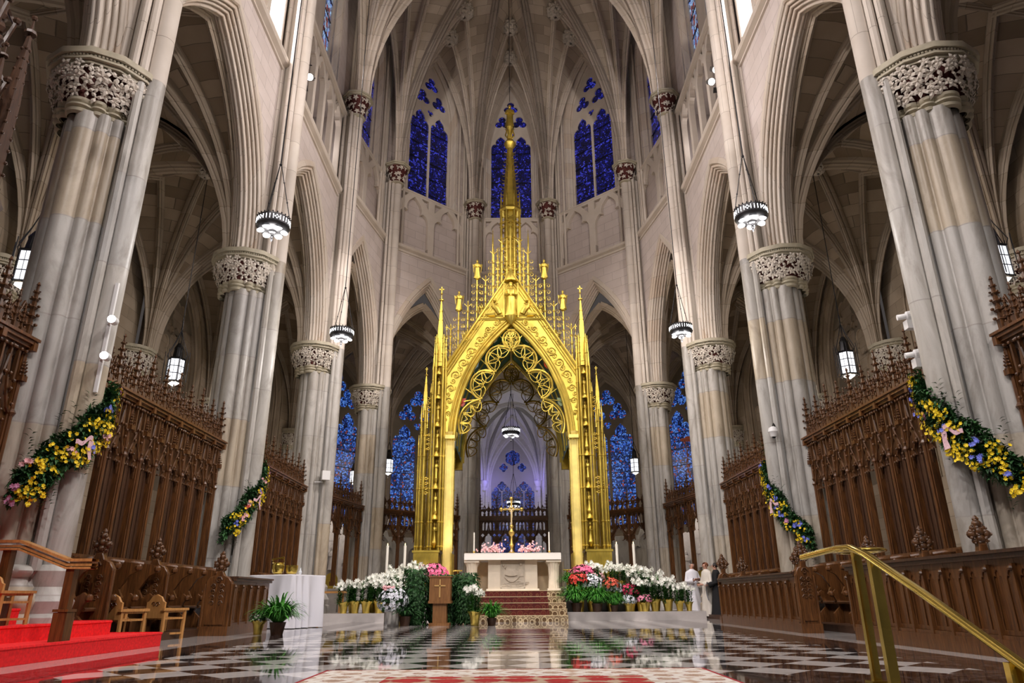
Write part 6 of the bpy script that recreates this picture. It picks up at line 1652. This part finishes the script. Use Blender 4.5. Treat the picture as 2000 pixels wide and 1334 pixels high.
for i,(x,y,z,l,s,top) in enumerate(((-10.5,20.65,6.95,'hexagonal lantern glowing in the left aisle above the carved screen',1.15,14.4),(10.5,20.85,7.1,'hexagonal lantern glowing in the right aisle above the carved screen',1.15,14.4),
   (-10.5,13.6,7.0,'hexagonal lantern at the far left edge, partly behind the nearest pier',1.15,14.4),(10.5,13.65,7.0,'hexagonal lantern at the far right edge, partly behind the nearest pier',1.15,14.4),
   (-7.5,33,5.75,'small lantern left of the left apse pier, before the blue window',.85,13.9),(-5.9,33,6.2,'small white lantern right of the left apse pier',1,14.7),(5.75,33,6.15,'small white lantern left of the right apse pier',1,14.3),(7.3,33,5.7,'small lantern right of the right apse pier, before the blue window',.85,13.9))):
    o=LN if i==0 else copy_tree(LN); o['label']=l; o['group']='aisle lanterns'; place(o,(x,y,z),.2,s)
    m=MB(); m.tube([(0,0,1.7),(0,0,(top-z)/s)],.012,5); m.build('suspension_cable',M_IRON,o)
    light('lantern_light','POINT',(x,y,z-.35),75 if i<4 else 40,(1,.84,.62),.2)
# spotlight clusters on the gallery ledge
def spot_cluster():
    t=thing('spotlight_cluster','x','spotlights')
    m=MB(); m.tube([(0,0,0),(0,0,1.1)],.025,6); m.tube([(-.3,-.02,.45),(.35,-.02,.45)],.02,6); m.tube([(-.15,0,.95),(.2,0,.95)],.02,6); m.box((0,0,.03),(.3,.2,.06)); m.build('stand',M_IRON,t,smooth=False)
    for (x,z,d) in ((-.05,.80,(.3,-.6,-.6)),(.22,.42,(-.2,-.8,-.5)),(-.22,.34,(.3,-.8,-.7))):
        d=Vector(d).normalized(); M=Matrix.Translation((x,-.05,z))@d.to_track_quat('Z','Y').to_matrix().to_4x4()
        m=MB(); m.lathe([(.05,-.18),(.09,-.14),(.10,.08),(.12,.12),(.11,.12),(.10,.06)],12,M=M); h=m.build('lamp_housing',M_STEEL,t)
        m=MB(); m.lathe([(.001,.09),(.10,.09)],12,M=M); m.build('lens',M_SPOTE,h)
    return t
o=spot_cluster(); o['label']='cluster of bright spotlights on the left gallery ledge, upper left'; place(o,(-6.60,17.95,15.78),.2)
o=copy_tree(o); o['label']='cluster of bright spotlights on the right gallery ledge, upper right'; place(o,(6.60,18.15,15.78),-.2)
# track lights on the near left pier
t=thing('track_light','white vertical lighting track with two lit spots on the nearest left pier','track light',(-6.13,9.80,0))
m=MB(); m.box((0,-.0,4.35),(.05,.04,1.75)); m.build('track',M_WHITE,t,smooth=False)
for z in (4.55,3.98):
    m=MB(); m.tube([(0,-.03,z),(.10,-.10,z)],.018,6); M=Matrix.Translation((.13,-.14,z))@Vector((.2,-.8,-.1)).to_track_quat('Z','Y').to_matrix().to_4x4(); m.lathe([(.05,-.10),(.062,-.08),(.062,.08),(.055,.08)],12,M=M); h=m.build('spot_head',M_WHITE,t)
    m=MB(); m.lathe([(.001,.085),(.058,.08)],12,M=M); m.build('lens',M_SPOTE,h)
# white projectors on the near right pier
t=thing('track_light','white vertical track with two unlit projector heads on the nearest right pier','track light',(6.40,10.25,0))
m=MB(); m.box((0,0,4.2),(.05,.04,1.9)); m.build('track',M_WHITE,t,smooth=False)
for z in (4.72,4.08):
    m=MB(); m.box((-.14,.02,z-.09),(.18,.12,.14)); m.tube([(0,0,z-.05),(-.1,0,z-.05)],.02,6); M=Matrix.Translation((-.14,.02,z+.07))@Vector((-.95,.25,-.1)).to_track_quat('Z','Y').to_matrix().to_4x4(); m.lathe([(.05,-.10),(.075,-.07),(.075,.04),(.045,.06),(.045,.18),(.001,.18)],12,M=M); m.build('projector_head',M_WHITE,t,ang=.5)
t=thing('security_camera','white dome security camera on a bracket on the second right pier','camera',(6.22,16.5,4.3)); m=MB(); m.lathe([(.001,-.12),(.07,-.09),(.10,0),(.12,.03),(.10,.12),(.03,.16)],14); m.build('housing',M_WHITE,t)
m=MB(); m.tube([(0,0,.15),(.05,.05,.24),(.12,.15,.2)],.02,6); m.build('bracket',M_IRON,t); m=MB(); m.sphere((0,0,-.07),.06,10,6); m.build('lens_dome',M_IRON,t)
t=thing('loudspeaker','small white loudspeaker on a bracket on the third left pier','loudspeaker',(-6.28,23.4,4.5)); m=MB(); m.box((0,0,0),(.26,.18,.30),rz=.5); m.build('housing',M_WHITE,t,smooth=False); m=MB(); m.tube([(-.1,.1,-.2),(-.35,-.02,-.22)],.02,6); m.build('bracket',M_WHITE,t)
# hanging red hat of a cardinal
t=thing('hanging_galero','flat red-brown cardinal hat with tassels hanging near the right blue window','hat',(8.41,33,7.7)); m=MB(); m.lathe([(.02,.14),(.16,.12),(.18,.02),(.42,0),(.40,-.03),(.05,-.02)],20); m.build('brim_and_crown',simple('faded_red_felt',(.32,.07,.03),.9),t)
m=MB()
for s in (-1,1):
    m.tube([(s*.2,0,0),(s*.12,0,-.6),(s*.2,0,-1.2),(s*.08,0,-1.7)],.02,5)
    for k in range(5): m.lathe([(.01,.05),(.05,0),(.04,-.12)],6,c=(s*(.1+.05*(k%2)),0,-.7-.25*k))
m.build('tassels',simple('faded_tassel',(.22,.08,.05),.9),t); m=MB(); m.tube([(0,0,.1),(0,0,6.2)],.006,4); m.build('cord',M_IRON,t)
# carved canopy at the top left corner
t=thing('throne_canopy','tall blackened carved wooden spire canopy cut off by the top left corner','canopy',(-6.12,6.0,0))
m=MB()
for k in range(4):
    a=k*pi/2+pi/4; x,y=.62*cos(a),.62*sin(a); m.tube([(x,y,.36),(x,y,4.6)],.05,8); m.join(turret_mb(2.4,.13,12),Matrix.Translation((x,y,4.7)))
    a2=a+pi/4; m.join(turret_mb(1.6,.09,5),Matrix.Translation((.6*cos(a2),.6*sin(a2),4.7)))
m.lathe([(.75,4.45),(.82,4.6),(.75,4.75),(.60,4.8)],8); m.join(turret_mb(5.0,.50,22),Matrix.Translation((0,0,4.8)))
for z,rr in ((5.3,.52),(6.1,.46),(6.9,.40),(7.6,.30)):
    for k in range(8):
        a=2*pi*k/8; m.tube([(rr*cos(a),rr*sin(a),z-.35),(rr*1.15*cos(a),rr*1.15*sin(a),z),(rr*.8*cos(a+.39),rr*.8*sin(a+.39),z+.35)],.025,5); m.sphere((rr*1.18*cos(a),rr*1.18*sin(a),z+.05),.05,6,4)
m.build('carved_spire',M_WOODD,t,ang=.5)

# ================================================================ people
M_SKIN=simple('skin',(.52,.28,.20),.5); M_HAIRG=simple('grey_hair',(.28,.25,.23),.7); M_HAIRB=simple('black_hair',(.02,.014,.012),.6); M_HAIRR=simple('auburn_hair',(.20,.07,.03),.6)
M_ALB=simple('white_alb_cloth',(.72,.72,.78),.85); M_ALBW=simple('cream_alb_cloth',(.66,.62,.56),.85); M_CASS=simple('black_cassock_cloth',(.006,.006,.008),.9)
def person(label,loc,rz,robe,hair,bald=False,pose='read',h=1.72,extra=None):
    k=h/1.72; V=[];E=[];Rr=[]
    def v(p,r,par=None):
        V.append(Vector(p)*k); Rr.append(r*k if not isinstance(r,tuple) else (r[0]*k,r[1]*k)); i=len(V)-1
        if par is not None: E.append((par,i))
        return i
    pel=v((0,0,.94),(.16,.12)); ch=v((0,.0,1.18),(.15,.11),pel); sh=v((0,.0,1.38),(.15,.10),ch); nk=v((0,-.01,1.47),.055,sh); hb=v((0,-.02,1.53),.062,nk); hm=v((0,-.03,1.60),(.078,.092),hb); ht=v((0,-.02,1.67),(.07,.085),hm)
    for s in (-1,1):
        hp=v((s*.09,0,.86),.095,pel); kn=v((s*.10,-.01,.48),.062,hp); an=v((s*.10,.01,.09),.042,kn); v((s*.11,-.13,.04),(.042,.03),an)
        so=v((s*.17,0,1.37),.058,sh)
        if pose=='read': el=v((s*.24,-.04,1.10),.044,so); wr=v((s*.09,-.26,1.14),.030,el); hd=v((s*.055,-.32,1.16),(.035,.022),wr); fd=(-s*.35,-.9,.15)
        elif pose=='hold': el=v((s*.25,-.03,1.10),.044,so); wr=v((s*.12,-.24,1.02),.030,el); hd=v((s*.08,-.30,1.02),(.035,.022),wr); fd=(-s*.5,-.8,0)
        f=Vector(fd).normalized(); c=V[hd]/k
        for q,(off,ln) in enumerate(((-.027,.055),(-.009,.066),(.009,.062),(.027,.05))):
            b0=v(c+f*.03+Vector((0,0,off)),.009,hd); b1=v(c+f*(.03+ln*.6)+Vector((0,0,off-.004)),.0085,b0); v(c+f*(.03+ln)+Vector((-s*.012,0,off-.012)),.0075,b1)
        tb=v(c+Vector((0,-.01,.035)),.010,hd); v(c+f*.035+Vector((0,0,.055)),.008,tb)
    me=bpy.data.meshes.new('body'); me.from_pydata([tuple(p) for p in V],E,[]); me.materials.append(M_SKIN)
    o=bpy.data.objects.new('person',me); COL.objects.link(o); o.location=loc; o.rotation_euler=(0,0,rz)
    md=o.modifiers.new('skin','SKIN'); md.use_smooth_shade=True
    for i,r in enumerate(Rr): o.data.skin_vertices[0].data[i].radius=r if isinstance(r,tuple) else (r,r)
    o.data.skin_vertices[0].data[0].use_root=True
    sb_=o.modifiers.new('sub','SUBSURF'); sb_.levels=1; sb_.render_levels=1
    tag(o,label,'person')
    # face
    m=MB(); m.sphere((0,-.128*k,1.595*k),.014*k,6,5,sz=1.6)
    for s in (-1,1): m.sphere((s*.078*k,-.02*k,1.60*k),.018*k,6,5,sz=1.6)
    m.build('nose_and_ears',M_SKIN,o); m=MB()
    for s in (-1,1): m.sphere((s*.030*k,-.118*k,1.617*k),.009*k,6,4)
    m.tube([(-.022*k,-.118*k,1.560*k),(0,-.123*k,1.557*k),(.022*k,-.118*k,1.560*k)],.004*k,4); m.build('eyes_and_mouth',M_HAIRB,o)
    m=MB(); c=Vector((0,-.012,1.635))*k
    n=18; rows=[]
    for j in range(8):
        el=pi/2*(1-j/7*1.45) if not bald else rad(30)-j/7*rad(62)
        row=[]
        for i in range(n):
            a=pi*(-.22+1.44*i/(n-1)); q=1.0+.03*sin(i*2.3+j)
            row.append(c+Vector((.094*cos(a)*cos(el)*q,.108*sin(a)*cos(el)*q,.085*sin(el)))*k)
        rows.append(row)
    m.grid(rows); m.build('hair',hair,o)
    # robe
    m=MB(); n=36; rows=[]
    for z,rx,ry,am in ((.07,.30,.25,.11),(.3,.27,.22,.10),(.6,.24,.19,.08),(.95,.205,.155,.05),(1.1,.20,.15,.04),(1.28,.215,.145,.02),(1.38,.222,.125,.0),(1.425,.20,.115,0),(1.46,.12,.10,0),(1.49,.078,.078,0),(1.50,.074,.074,0)):
        rows.append([Vector((rx*(1+am*sin(7*t+z*3))*cos(t),ry*(1+am*sin(7*t+z*3))*sin(t),z))*k for t in [2*pi*i/n for i in range(n)]])
    m.grid(rows,close=True)
    for s in (-1,1):
        m.sphere((s*.178*k,0,1.365*k),.058*k,10,7)
        if pose=='read': P_=[(s*.17,0,1.38),(s*.245,-.03,1.10),(s*.14,-.20,1.12),(s*.09,-.255,1.13)]
        else: P_=[(s*.17,0,1.38),(s*.255,-.02,1.10),(s*.17,-.18,1.05),(s*.13,-.23,1.02)]
        m.tube([Vector(p)*k for p in P_],[.058*k,.070*k,.080*k,.088*k],10,caps=False)
    m.build('robe',robe,o)
    m=MB()
    for s in (-1,1): m.sphere((s*.11*k,-.07*k,.045*k),.07*k,8,5,sz=.55)
    m.build('shoes',M_HAIRB,o)
    if extra: extra(o,k)
    return o
def book(o,k):
    m=MB(); m.box((.04*k,-.42*k,1.17*k),(.26*k,.18*k,.03*k)); m.build('open_book',simple('book_cover',(.10,.05,.04),.6),o,smooth=False)
    m=MB(); m.box((0,-.145*k,.75*k),(.30*k,.06*k,.05*k)); 
def cloth_arm(o,k):
    m=MB(); rows=[]
    for i in range(8):
        t=i/7; rows.append([Vector((x+.02*sin(9*x+3*t),-.30-.05*sin(pi*t)+.02*cos(14*x),1.10-.55*t if i else 1.12))*k for x in [-.22+.44*j/9 for j in range(10)]])
    m.grid(rows); m.build('folded_white_cloth',M_ALB,o)
person('balding clergyman in a white alb reading from a small book, facing the camera',(5.86,24.3,0),rad(14),M_ALB,M_HAIRG,True,'read',1.70,book)
person('person in a cream robe looking left, partly hidden by the one in black',(5.98,22.95,0),rad(-70),M_ALBW,M_HAIRR,False,'hold',1.64)
person('dark-haired person in a black cassock holding a white cloth, seen from the side',(6.14,22.45,0),rad(-105),M_CASS,M_HAIRB,False,'hold',1.60,cloth_arm)
